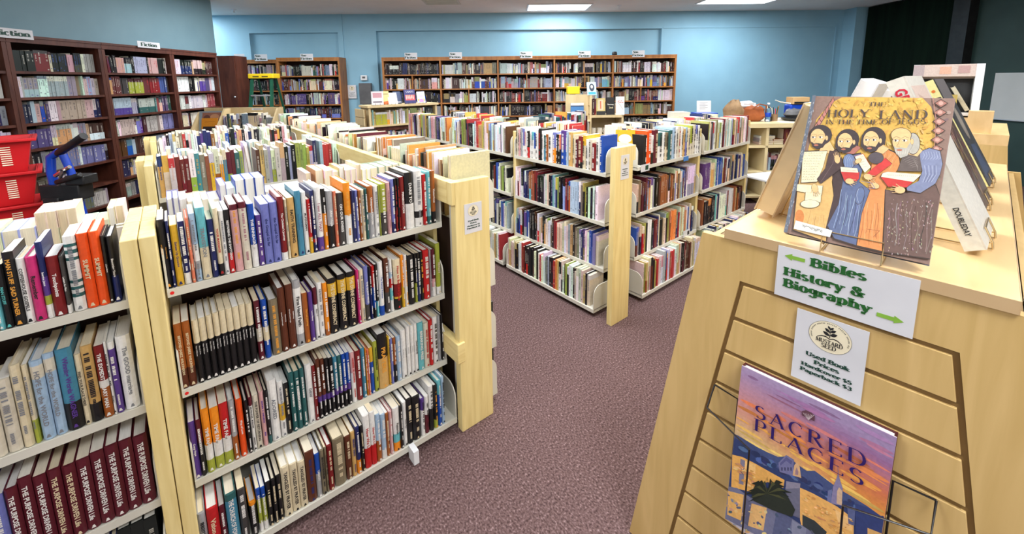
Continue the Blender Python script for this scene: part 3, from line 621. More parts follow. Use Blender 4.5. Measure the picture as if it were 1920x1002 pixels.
SHELF['A2']=('second shelf of the near right bay',0.617,1.515,[(-0.0549, -0.0363, 0.209, 'Q70X30', 'c', 'BEYOND JABEZ WILKINSON'), (-0.0356, -0.0167, 0.21, 'Q70X30', 'c', 'BEYOND JABEZ WILKINSON'), (-0.0127, 0.004, 0.206, 'C36K64', 'w', 'Secrets of the Vine / Wilkinson'), (0.0046, 0.0216, 0.206, 'C36K64', 'w', 'Secrets of the Vine / Wilkinson'), (0.0227, 0.0388, 0.208, 'C36K64', 'w', 'Secrets of the Vine / Wilkinson'), (0.0397, 0.0561, 0.21, 'C36K64', 'w', 'Secrets of the Vine / Wilkinson'), (0.0568, 0.0736, 0.212, 'C36K64', 'w', 'Secrets of the Vine / Wilkinson'), (0.0742, 0.0913, 0.211, 'C36K64', 'w', 'Secrets of the Vine / Wilkinson'), (0.0919, 0.1093, 0.21, 'C36K64', 'w', 'Secrets of the Vine / Wilkinson'), (0.1099, 0.1269, 0.212, 'C36K64', 'w', 'Secrets of the Vine / Wilkinson'), (0.1277, 0.1455, 0.209, 'C36K64', 'w', 'Secrets of the Vine / Wilkinson'), (0.1501, 0.1664, 0.209, 'M46I22M32', 'w', '-'), (0.1688, 0.1861, 0.207, 'B46C24B30', 'w', '-'), (0.1909, 0.2184, 0.198, 'J100', 'o', '-'), (0.2192, 0.2412, 0.23, 'X100', 'w', 'Experiencing Spiritual Breakthroughs'), (0.2432, 0.266, 0.234, 'X100', 'w', 'Experiencing Spiritual Breakthroughs'), (0.2669, 0.291, 0.243, 'G12W70G18', 'k', 'First Hand Faith'), (0.2928, 0.31, 0.186, 'Q100', 'o', 'The Last Journey'), (0.3114, 0.3264, 0.184, 'V100', 'w', 'Love Mercy'), (0.3282, 0.3414, 0.195, 'M32W68', 'k', 'Missing IT'), (0.3426, 0.3591, 0.209, 'W100', 'g', '-'), (0.361, 0.3771, 0.201, 'O88Q12', 'w', '-'), (0.3786, 0.409, 0.211, 'K8Y24K68', 'c', 'THE DIVINE CONSPIRACY'), (0.4138, 0.444, 0.215, 'K8Y24K68', 'c', 'THE DIVINE CONSPIRACY'), (0.446, 0.477, 0.215, 'K8Y24K68', 'c', 'THE DIVINE CONSPIRACY'), (0.4803, 0.4913, 0.215, '5100', 'w', '-'), (0.4923, 0.5088, 0.211, 'C100', 'g', '-'), (0.5107, 0.5266, 0.22, 'U70H30', 'w', 'THE SILENT MIND'), (0.5277, 0.5378, 0.212, 'K50N50', 'w', '-'), (0.5389, 0.5513, 0.212, 'R40B40K20', 'w', '-'), (0.5521, 0.5629, 0.215, 'K70A30', 'w', '-'), (0.5651, 0.5847, 0.221, 'W82B18', 'b', 'The Eternal Purpose'), (0.5905, 0.6089, 0.229, 'X62H38', 'w', '-'), (0.6098, 0.6231, 0.219, 'W24L12R18A24W22', 'w', '-'), (0.6272, 0.6578, 0.212, 'C48D26Y4K22', 'r', 'How to Be Like Jesus'), (0.6594, 0.6718, 0.223, 'O60Y40', 'w', '-'), (0.6727, 0.6859, 0.219, 'W100', 'o', '-'), (0.6893, 0.7164, 0.212, 'K100', 'w', '-'), (0.7176, 0.7281, 0.213, 'K60F40', 'w', '-'), (0.7285, 0.7428, 0.212, 'K40N60', 'w', '-'), (0.7433, 0.7565, 0.213, 'K100', 'o', '-'), (0.7582, 0.7859, 0.216, 'R100', 'w', '-'), (0.7872, 0.7951, 0.211, 'G100', 'k', '-'), (0.7962, 0.8142, 0.209, 'M62P18W20', 'w', '-'), (0.8181, 0.8391, 0.229, 'F85W15', 'c', 'REALEY')])
SHELF['A3']=('third shelf of the near right bay',0.303,1.515,[(-0.054, -0.0378, 0.195, 'V100', 'w', 'Crazy Hope'), (-0.0371, -0.0231, 0.193, 'M40K60', 'w', '-'), (-0.0213, -0.0007, 0.221, 'O56W24F20', 'w', 'TIME FAMINE'), (0.001, 0.0243, 0.213, 'O56W24F20', 'w', 'TIME FAMINE'), (0.0253, 0.0491, 0.215, 'R56W24F20', 'w', 'TIME FAMINE'), (0.0501, 0.0665, 0.215, 'G60Q40', 'w', '-'), (0.0695, 0.0877, 0.207, '2100', 'w', 'Way of Love'), (0.0915, 0.1031, 0.191, 'K100', 'w', '-'), (0.104, 0.1155, 0.196, 'M14W86', 'k', '-'), (0.1163, 0.1329, 0.198, 'I100', 'k', 'THE POWER OF RETURNING'), (0.135, 0.1489, 0.201, 'P100', 'v', '-'), (0.1497, 0.1614, 0.198, 'K85Z15', 'w', '-'), (0.1619, 0.1883, 0.23, 'W100', 'g', 'ADORED'), (0.1899, 0.2078, 0.213, 'W40Y30W30', 'g', '-'), (0.2084, 0.2247, 0.194, 'K100', 'c', '-'), (0.2264, 0.2434, 0.226, 'Z100', 'w', '-'), (0.2441, 0.2605, 0.223, 'Z100', 'w', '-'), (0.2612, 0.2765, 0.226, 'Z100', 'w', '-'), (0.2801, 0.3014, 0.232, 'W100', 'g', 'new'), (0.3019, 0.3143, 0.217, 'D100', 'w', '-'), (0.3152, 0.3298, 0.236, 'X62V10K28', 'w', '-'), (0.3303, 0.3449, 0.231, 'X62V10K28', 'w', '-'), (0.3454, 0.3594, 0.226, 'K62V10K28', 'w', '-'), (0.36, 0.3744, 0.221, 'K62V10K28', 'w', '-'), (0.375, 0.3897, 0.218, 'E58V12K30', 'w', '-'), (0.3903, 0.4047, 0.216, 'Z58V12K30', 'w', '-'), (0.4053, 0.42, 0.215, 'B58V12K30', 'w', '-'), (0.4206, 0.4345, 0.215, 'B58V12K30', 'w', '-'), (0.4364, 0.4538, 0.207, 'P40W60', 'r', '-'), (0.4553, 0.4768, 0.204, 'D100', 'w', '-'), (0.4774, 0.4924, 0.207, 'E100', 'w', '-'), (0.4933, 0.4986, 0.204, 'O100', 'w', '-'), (0.5001, 0.5087, 0.194, 'S100', 'w', '-'), (0.5098, 0.5246, 0.195, 'Y30B70', 'w', 'BIBLE'), (0.5261, 0.5426, 0.214, 'F100', 'k', '-'), (0.5446, 0.5841, 0.236, 'K44T56', 'o', 'PRAYERS'), (0.5852, 0.5937, 0.211, 'Y100', 'k', '-'), (0.5944, 0.6064, 0.197, 'U100', 'w', '-'), (0.6071, 0.6199, 0.196, 'Q60K40', 'w', '-'), (0.6211, 0.6399, 0.196, 'L100', 'w', '-'), (0.6423, 0.6638, 0.215, 'W100', 'k', 'Lessons Wisdom My Day Good Friends'), (0.6663, 0.6833, 0.223, 'W100', 'k', 'Lessons Wisdom My Day Good Friends'), (0.6845, 0.7, 0.22, 'W100', 'k', 'Lessons Wisdom My Day Good Friends'), (0.7005, 0.7162, 0.221, 'W100', 'k', 'Good Friends'), (0.718, 0.7445, 0.217, 'A100', 'w', 'BREAKING FREE'), (0.7458, 0.769, 0.206, 'I100', 'r', '-'), (0.7703, 0.7881, 0.21, 'R100', 'w', '-'), (0.7899, 0.812, 0.216, 'W100', 'k', '-'), (0.813, 0.8254, 0.214, 'G100', 'g', '-'), (0.8265, 0.8395, 0.214, 'K100', 'w', '-')])
SHELF['A4']=('bottom shelf of the near right bay',0.0535,1.449,[(-0.0615, -0.0412, 0.183, 'G100', 'k', '-'), (-0.0398, -0.0094, 0.181, 'R100', 'c', 'Vision 2020'), (-0.0079, 0.0069, 0.169, 'M100', 'w', '-'), (0.0091, 0.0395, 0.197, 'Z12E88', 'w', 'THE CHURCH OF POWER'), (0.0425, 0.0633, 0.192, 'H100', 'w', '-'), (0.0686, 0.0884, 0.128, 'O10K90', 'w', '-'), (0.0907, 0.1031, 0.161, 'B24F56W20', 'w', '-'), (0.1039, 0.1172, 0.157, 'B24F56W20', 'w', '-'), (0.1188, 0.1336, 0.166, 'K100', 'c', '-'), (0.1347, 0.1489, 0.167, 'K100', 'c', '-'), (0.1497, 0.1639, 0.171, 'K100', 'c', '-'), (0.1656, 0.1917, 0.191, 'C100', 'k', 'TANGLED BY PRAYER'), (0.1922, 0.2161, 0.185, 'C100', 'k', 'TANGLED BY PRAYER'), (0.2169, 0.2404, 0.179, 'C100', 'k', 'TANGLED BY PRAYER'), (0.2421, 0.2706, 0.199, 'X100', 'n', '-'), (0.2717, 0.2882, 0.173, 'B45G55', 'w', 'YANCEY'), (0.2887, 0.3035, 0.18, 'J100', 'k', '-'), (0.304, 0.3124, 0.181, 'J100', 'k', '-'), (0.3127, 0.3311, 0.183, 'D100', 'c', '-'), (0.3344, 0.3739, 0.193, 'J100', 'c', '-'), (0.3758, 0.3972, 0.18, 'X100', 'c', '-'), (0.3982, 0.414, 0.186, 'T100', 'n', '-'), (0.4151, 0.4315, 0.196, 'N70O30', 'w', '-'), (0.4326, 0.4449, 0.191, 'K100', 'c', '-'), (0.4464, 0.4715, 0.225, 'W62R38', 'r', 'How We Love'), (0.4723, 0.4928, 0.227, 'W62R38', 'r', 'How We Love'), (0.4937, 0.5123, 0.204, 'L55Q45', 'w', '-'), (0.5134, 0.5327, 0.193, 'L80W20', 'w', '-'), (0.5334, 0.5454, 0.188, 'Q100', 'c', '-'), (0.5467, 0.5602, 0.189, 'P100', 'w', '-'), (0.5634, 0.5901, 0.193, 'W60A20O20', 'k', 'Passages'), (0.5908, 0.6038, 0.189, 'K100', 'w', '-'), (0.6048, 0.6205, 0.197, 'W100', 'k', 'Turning Pain'), (0.6212, 0.6458, 0.202, 'K100', 'c', '-'), (0.647, 0.6823, 0.198, 'K100', 'c', '-'), (0.6836, 0.701, 0.17, 'V30W70', 'k', '-'), (0.7027, 0.7204, 0.172, 'W50M50', 'k', '-'), (0.7229, 0.7429, 0.208, 'W50K50', 'k', '-'), (0.7447, 0.7628, 0.2, 'K80F20', 'o', '-'), (0.7639, 0.7812, 0.213, 'A30B70', 'w', '-'), (0.7823, 0.7961, 0.222, 'L100', 'k', '-')])
SHELF['B1']=('top shelf of the near left bay',0.942,1.515,[(-0.385, -0.3717, 0.143, 'W100', 'k', '-'), (-0.3709, -0.3616, 0.15, 'A100', 'w', '-'), (-0.3603, -0.3478, 0.163, 'K100', 'a', 'MAN STUFF'), (-0.3465, -0.3273, 0.191, 'K100', 'o', 'MAN STUFF  SAID TURNER'), (-0.3268, -0.312, 0.17, 'W100', 'k', 'COFFEEHOUSE GOSPELS'), (-0.3116, -0.2921, 0.169, '5100', 'k', 'Remember'), (-0.2915, -0.2789, 0.202, 'N45V25F12W18', 'w', 'Imagine Jesus'), (-0.2784, -0.2563, 0.16, 'D100', 'w', 'Touchpoints'), (-0.2556, -0.2464, 0.156, 'H85W15', 'w', 'Letters for Men'), (-0.243, -0.2197, 0.205, 'W10Z4W4Z5W5Z4W26Z4W5Z4W5Z5W19', 'g', '-'), (-0.2187, -0.1968, 0.206, '2100', 'c', 'SUMMIT'), (-0.1963, -0.1754, 0.206, '2100', 'c', 'SUMMIT'), (-0.1749, -0.1661, 0.191, 'K100', 'w', 'a Love Story'), (-0.1653, -0.1508, 0.186, 'K60N40', 'w', 'Becoming Yours')])
SHELF['B2']=('second shelf of the near left bay',0.617,1.515,[(-0.4224, -0.4, 0.189, 'I100', 'g', '-'), (-0.3982, -0.3738, 0.199, 'I100', 'g', '-'), (-0.3724, -0.3537, 0.228, 'C100', 'g', '-'), (-0.3528, -0.3421, 0.22, 'C70F30', 'g', '-'), (-0.3393, -0.316, 0.223, 'L6I16L78', 'g', 'HOPE for the WORLD'), (-0.315, -0.295, 0.233, 'L6I16L78', 'g', 'HOPE for the WORLD'), (-0.2931, -0.2622, 0.233, 'E66K34', 'v', 'Winning Words WAGNER'), (-0.2612, -0.2485, 0.207, 'C100', 'k', 'FIND YOUR PLACE THERE'), (-0.2478, -0.2256, 0.224, 'T76K24', 'k', '-'), (-0.2237, -0.2043, 0.213, 'D48W10Q42', 'w', 'THE EXPEDITIONARY MAN'), (-0.2038, -0.1972, 0.22, 'W100', 'k', '-'), (-0.1967, -0.1828, 0.215, 'W10V90', 'w', '-'), (-0.1795, -0.1493, 0.224, 'W100', 'g', 'The GOOD marriage')])
SHELF['B3']=('third shelf of the near left bay',0.303,1.515,[(-0.4466, -0.4232, 0.213, 'U100', 'w', '-'), (-0.4214, -0.3983, 0.22, 'M100', 'w', 'THE PURPOSE DRIVEN Life'), (-0.3973, -0.3735, 0.234, 'M100', 'w', 'THE PURPOSE DRIVEN Life'), (-0.3726, -0.3481, 0.222, 'M100', 'w', 'THE PURPOSE DRIVEN Life'), (-0.3471, -0.322, 0.224, 'M100', 'c', 'THE PURPOSE DRIVEN Life'), (-0.3209, -0.2947, 0.219, 'M100', 'c', 'THE PURPOSE DRIVEN Life'), (-0.294, -0.2673, 0.22, 'M100', 'w', 'THE PURPOSE DRIVEN Life'), (-0.2662, -0.2384, 0.225, 'M100', 'w', 'THE PURPOSE DRIVEN Life'), (-0.2376, -0.2089, 0.227, 'M100', 'w', 'THE PURPOSE DRIVEN Life'), (-0.2081, -0.1801, 0.226, 'M100', 'w', 'THE PURPOSE DRIVEN Life'), (-0.1789, -0.1476, 0.222, 'M100', 'w', 'THE PURPOSE DRIVEN Life')])

GRP = {'A1':'books on the top shelf of the near right bay','A2':'books on the second shelf of the near right bay','A3':'books on the third shelf of the near right bay','A4':'books on the bottom shelf of the near right bay','B1':'books on the top shelf of the near left bay','B2':'books on the second shelf of the near left bay','B3':'books on the third shelf of the near left bay'}
NB = 0
for k,(desc,zs_,yf,row) in SHELF.items():
    for (x0,x1,h,bands,ink,title),lab in zip(row, make_labels(row, desc.replace('of the near','near').replace(' bay',' bay'))):
        if k == 'B1' or k == 'B2' or k == 'B3': y = yf-.006
        hero_book(x0,x1,yf,zs_,h,bands,ink,title,rnd,lab,GRP[k]); NB += 1
def hero_run(F, rot, x0, x1, z, codes, desc, group, hs, rnd):
    """codes: list of (relative width, bands, ink, height) laid from x0 to x1"""
    tot = sum(c[0] for c in codes); x = x0; rows = []
    for c in codes:
        w_ = (x1-x0)*c[0]/tot; rows.append((x,x+w_,c[3],c[1],c[2],'-')); x += w_
    for r,lab in zip(rows, make_labels(rows, desc)):
        hero_book(r[0],r[1],0,z,r[2],r[3],r[4],r[5],rnd,lab,group,rot=rot,parent_xf=F)
D1 = [(1,'I100','k',.22),(1,'P100','k',.21),(.9,'G100','k',.225),(1,'U60W40','w',.22),(1.1,'W100','r',.23),(1.2,'K60R40','w',.205),(.9,'W100','k',.22),(1,'A30W70','k',.205),(.7,'B60W40','w',.2),
 (1.2,'W100','k',.225),(1.5,'K100','r',.235),(.8,'W100','k',.22),(.8,'Z50E50','w',.19),(1,'Q100','w',.2),(1.8,'W100','k',.215),(1.4,'U50O50','w',.22),(1,'K100','w',.21),(.8,'S50K50','w',.21),(2,'V55B45','w',.24),(.9,'L100','w',.235),
 (1.5,'T100','w',.235),(1,'C100','k',.22),(1,'M100','w',.19),(1.5,'D80K20','c',.215),(1.1,'Y30C70','k',.225),(1,'W100','k',.2),(1,'I100','k',.205),(1.4,'D100','w',.18),(1.2,'W100','k',.22),(1.0,'B100','w',.235)]
hero_run(FD(2.53), -PI/2, .02,.872, ZT[0], D1, 'top shelf beside the middle pine panel', 'books on the top shelf of the middle bay', None, rnd)
E1 = [(1,'K100','w',.21),(1.6,'2100','w',.235),(.8,'W60K40','k',.2),(1.5,'M100','c',.235),(1.6,'Z45W55','k',.21),(1,'W100','k',.21),(1.2,'J50C50','k',.205),(1.6,'Z100','w',.215),(1.2,'L100','k',.235),(.8,'W100','k',.22),
 (1.3,'I100','r',.235),(1,'W100','k',.23),(1,'T100','k',.21),(.8,'L50U50','k',.22),(1.2,'C100','n',.21),(1.1,'F60I40','k',.225),(1.2,'I100','k',.23),(.9,'U30W70','k',.225),(1,'W100','k',.22)]
hero_run(FR_A(1.602) @ Matrix.Translation((0,0,0)), 0, 2.47,3.235, ZT[0], E1, 'top shelf right of the middle pine panel', 'books on the top shelf right of the middle panel', None, rnd)
# a yellow bound book and a blue one lying face out at the V
# ================================================================ all remaining books
rr = random.Random(5)
for (a,b_) in (((-1.03,-.44)),): 
    for z in ZT[:3]: fill(F1, a,b_, z, rr, sets=.3)
fill(F1, -1.03,-.15, ZT[3], rr)
for Fx,L in ((F1b,.90),(F1c,.90)):
    fill(Fx, .01,L, ZT[0], rr, h=(.16,.235), t=(.016,.036), pal='WICLLBGCTKUL', gapp=.03, sets=.25)
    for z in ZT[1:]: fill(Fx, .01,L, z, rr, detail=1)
R2 = 'NYRDDDWEJQIIIIMMZFXTGGIITKLKFFFFRNLRRRWIICTXOG'
for (yf,yb) in ((2.80,3.24),(3.95,4.385)):
    fill(FR_A(yf), -.07,.82, ZT[0], rr, h=(.19,.235), t=(.014,.026), pal=R2 if yf < 3 else 'WWKLTCJRIIIWNVNNQWWICBKKVTSKINCKGWWCXKXYKP', sets=.0, gapp=.01, seq=True)
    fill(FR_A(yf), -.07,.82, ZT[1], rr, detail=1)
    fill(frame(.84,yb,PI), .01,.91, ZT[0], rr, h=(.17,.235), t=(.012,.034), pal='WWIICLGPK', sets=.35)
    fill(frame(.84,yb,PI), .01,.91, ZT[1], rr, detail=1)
for k in range(4):
    F = FC(1.465+.915*k)
    fill(F, .012,.90, ZT[0], rr, h=(.225,.285), t=(.008,.032), D=(.16,.20), pal='WWIICMKIOWICTJXK', sets=.1, gapp=.02)
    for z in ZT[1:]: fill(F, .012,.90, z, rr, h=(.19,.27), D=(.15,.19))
for k,(y0,y1) in enumerate(((2.53,1.62),(3.47,2.565),(4.40,3.505))):
    F = FD(y0); L = y0-y1
    if k: fill(F, .012,L-.05, ZT[0], rr, h=(.20,.24), t=(.012,.021), pal=['','WWLNWIJXFFFKRDKWLWRROTTYTIWTOLUWLNIW','PPPPPJVVNKWIWIROOFFGYKFKWLN'][k], gapp=0, sets=.08, leanp=0, seq=True)
    for i,z in enumerate(ZT[1:]):
        FX = F if i < 2 else F @ Matrix.Translation((0,-.09,0))
        S = ['WWWWKNWNNXQQQDDKIIIKNALYFKKKDKBLWJFFKWKWKWGNRRWMKXTKNV','ALIWXKVBBNKKKXXWITKKWFWWXDRWIWIGTKJJUNVWWBBUW','IIIITKWWRDKKKKKKWKWRWWGKLKKROTKWWXFWWWK'][i]
        if k == 2: S = S[::-1]
        fill(FX, .012,L-.045, z, rr, h=(.195,.235), t=(.012,.022), pal=S, gapp=0, sets=.06, leanp=.01, seq=True)
for k in range(2):
    F = FDb(2.20+.95*k); fill(F, .01,.90, ZT[0], rr, h=(.20,.26), t=(.010,.028), pal='WWIICRKYG'); fill(F, .01,.90, ZT[1], rr, detail=1)
FE = FR_A(1.602)
for i,z in enumerate(ZT[1:]):
    FX = FE if i < 2 else FE @ Matrix.Translation((0,-.07,0))
    fill(FX, 2.41,3.21, z, rr, h=(.20,.24), t=(.012,.024), pal=['IJGXXMVXPVGKKKXQQKQQXIWTOWTWLBUNJGWIX','BUCTWFKWKXDDNWKJIGFFQTOJVRWITWOIW','IFTWCCKKFTRIWPLBYWQRWIITIKKMDXXX'][i], gapp=0, sets=.06, seq=True, leanp=.01)
fill(FE, 3.37,4.15, ZT[0], rr, h=(.215,.245), t=(.012,.022), pal='KTCWHIRWIJCIFWWGDWIWGILWLL', gapp=.0, sets=.05, leanp=0, seq=True)
for i,z in enumerate(ZT[1:]):
    fill(FE if i < 2 else FE @ Matrix.Translation((0,-.07,0)), 3.36,4.12, z, rr, h=(.20,.24), pal=['VICCBBBBNUWDWKNWJTTTIKNGK','QKOKKKAWNWWWDWQQTDXKXX','IGKWNICYKUWIKW'][i], gapp=0, seq=True, sets=.06)
fill(FEb, .01,.87, ZT[0], rr, h=(.19,.245), pal='WWIICKRNG'); fill(FEb, .94,1.59, ZT[0], rr, h=(.19,.245), pal='WWIICKRNG')
fill(FEb, .01,.87, ZT[1], rr, detail=1); fill(FEb, .94,1.59, ZT[1], rr, detail=1)
fill(FF, 2.72,3.50, ZT[0], rr, h=(.20,.26), t=(.012,.03), pal='IWWYWIRREZNGMWIBZ', sets=.2); fill(FF, 2.72,3.50, ZT[1], rr, detail=1)
# ================================================================ wooden bookcases
def bookcase(F, w_, d, H, levels, mat, label, dividers=(), name='bookcase', th=.035, back='backing', crown=.07, subdiv=()):
    """F origin: left front floor corner of the case; levels: tops of the shelf boards"""
    t = empty(name); t.matrix_world = F; tag(t, label, 'bookcase')
    m = MB(); m.box(0,th,0,d,0,H); m.build('side_panel', M[mat], t); m = MB(); m.box(w_-th,w_,0,d,0,H); m.build('side_panel', M[mat], t)
    m = MB(); m.box(.0005,w_-.0005,-.012,d,H-crown*.35,H); m.box(0,w_,-.006,.02,H-crown,H-crown*.35); m.build('top_board', M[mat], t)
    m = MB(); m.box(th,w_-th,d-.012,d,0,H-.03); m.build('back_panel', M[back], t)
    m = MB(); m.box(th,w_-th,.004,.03,0,.08); m.build('kick_board', M[mat], t)
    for x in dividers: m = MB(); m.box(x-th*.4,x+th*.4,.002,d-.012,.02,H-.03); m.build('divider', M[mat], t)
    for z in levels: m = MB(); m.box(th,w_-th,.004,d-.012,z-.024,z); m.build('shelf', M[mat], t)
    for (x,z0,z1) in subdiv: m = MB(); m.box(x-.008,x+.008,.006,d-.02,z0,z1-.024); m.build('divider', M[mat], t)
    return t
rb = random.Random(21)
LV = [1.66,1.42,1.18,.94,.70,.46,.22]
def FL_(v): p = RM(-4.40, v+.001); return frame(p.x, p.y, ROOM+PI/2)
FIC = 'KKKDMNTCXHKKIKKGWQPKKLK'
nm = ['cut by the left edge of the frame','behind the red baskets','in the middle of the left wall','at the far end of the left wall']
for k,(v0,v1) in enumerate(((2.90,3.88),(3.88,4.77),(4.77,5.75),(5.75,6.63))):
    bookcase(FL_(v0), v1-v0-.003, .30, 1.985, LV, 'mahog', 'tall dark mahogany bookcase %s'%nm[k])
    for i,z in enumerate([1.66,1.42,1.18,.94,.70,.46,.22]):
        if i > 4: fill(FL_(v0) @ Matrix.Translation((0,.05,0)), .04, (v1-v0)*(.9 if (k+i)%2 else .55), z, rb, h=(.15,.20), t=(.02,.06), D=(.12,.15), pal='WIJTLCKGN', detail=1, sets=.5); continue
        pal = [FIC,'WWIIWKWILLG','WVNLNGNPPWIB','IGWTXWIWPUV','WCKTTAUNG'][i] if k < 2 else [FIC,'MMDDBVFPHKT','RNZEGPIILNV','IWIMUVVVWG','NEBLLTX'][i] if k == 2 else [FIC,'WWNVWLGRKWI','DWRIIIGWWR','WIGK','K'][i]
        fill(FL_(v0) @ Matrix.Translation((0,.05,0)), .04, v1-v0-.04, z, rb, h=(.17,.205), t=(.018,.05) if i else (.016,.036), D=(.12,.15), pal=pal, detail=1, sets=.6, gapp=.02, leanp=.03)
p = RM(-4.80,7.22); t = empty('tall_cabinet', p, ROOM, 'narrow closed dark reddish cabinet at the corner of the alcove', 'cabinet')
mb = MB(); mb.box(0,.30,.012,.34,0,1.98); mb.build('cabinet_body', M['mahog'], t); mb = MB(); mb.box(.006,.294,-.008,.011,.08,1.95); dd = mb.build('door', M['mahog'], t, bevel=.002)
mb = MB(); mb.lathe([(0,0),(.012,.002),(.014,.012),(0,.018)],12, X=Matrix.Translation((.25,-.008,1.30)) @ Matrix.Rotation(PI/2,4,'X')); mb.build('knob', M['white_plastic'], dd)
def FV(u, v=8.30): return FR_room(u, v)
LF = [1.655,1.375,1.10,.83,.55,.28]
bookcase(FV(-5.38,8.36), .98,.28,1.97, LF, 'walnut', 'brown bookcase in the dim alcove behind the ladder')
bookcase(FV(-4.38), 1.20,.34,2.0, LF, 'walnut', 'single brown bookcase right of the alcove ladder')
SEC = [-2.37,-1.25,-.13,.97,2.12,3.36]
sub = []
bookcase(FV(SEC[0]), 5.73,.33,1.985, LF, 'walnut', 'long brown bookcase against the far blue wall', dividers=[s-SEC[0] for s in SEC[1:-1]], subdiv=[(.57,1.375,1.655),(1.66,1.10,1.375),(2.80,1.375,1.655),(2.74,1.10,1.375),(3.94,1.375,1.655),(5.05,1.10,1.375),(1.72,.83,1.10),(4.93,.83,1.10)])
def far_fill(u0,u1,pals):
    for z,pal in zip([1.655,1.375,1.10,.83,.55],pals): fill(FV(u0) @ Matrix.Translation((0,.04,0)), .03,u1-u0-.02, z, rb, h=(.165,.225), t=(.014,.034), D=(.13,.18), pal=pal, detail=1, sets=.2, gapp=.02, leanp=.08)
DK = 'KKKNWIHGJKKXWK'
far_fill(SEC[0],SEC[1],['XKKKKKKKNHWJ','IWMRXGPKTVK','KKKNBKH','IKLTPG','KKN']); far_fill(SEC[1],SEC[2],['WIFJKYGKTLXCEN','BMWIXGEJCWLTF','WIKKHKWLGKFW','HKPWGLXDW','KNG'])
far_fill(SEC[2],SEC[3],['RLLEHKJNGFFWWYC','ICRLWDGHMGLWU','DDDRKBNKPWKHGW','KNNUKJYWB','KNG']); far_fill(SEC[3],SEC[4],['WKLWYKIRWKLNKHK','IIJYWALWGKUTN','IIWCKLLWIGK','MTCKDG','KNG']); far_fill(SEC[4],SEC[5],['WWWWIWKKKDTMMM','UVUVICJWLKTYEDM','NDIKWWDXXIRTQV','KJXLEWTIKF','KNG'])
far_fill(-4.38,-3.18,['IWKWNFKWURKTIPZK','VUBCFCXDDKIQQW','KKMWIGVVTIKIWWGV','UNDDKWKJDDNNNLNN','KNG'])
p = FV(-5.38,8.36)
for z,pal in zip(LF[:4],['TIJKKIICPLVKNW','KKMKKDKK','LLKKJKTK','KKK']): fill(p @ Matrix.Translation((0,.03,0)), .03,.95, z, rb, h=(.17,.22), t=(.016,.036), pal=pal, detail=1)
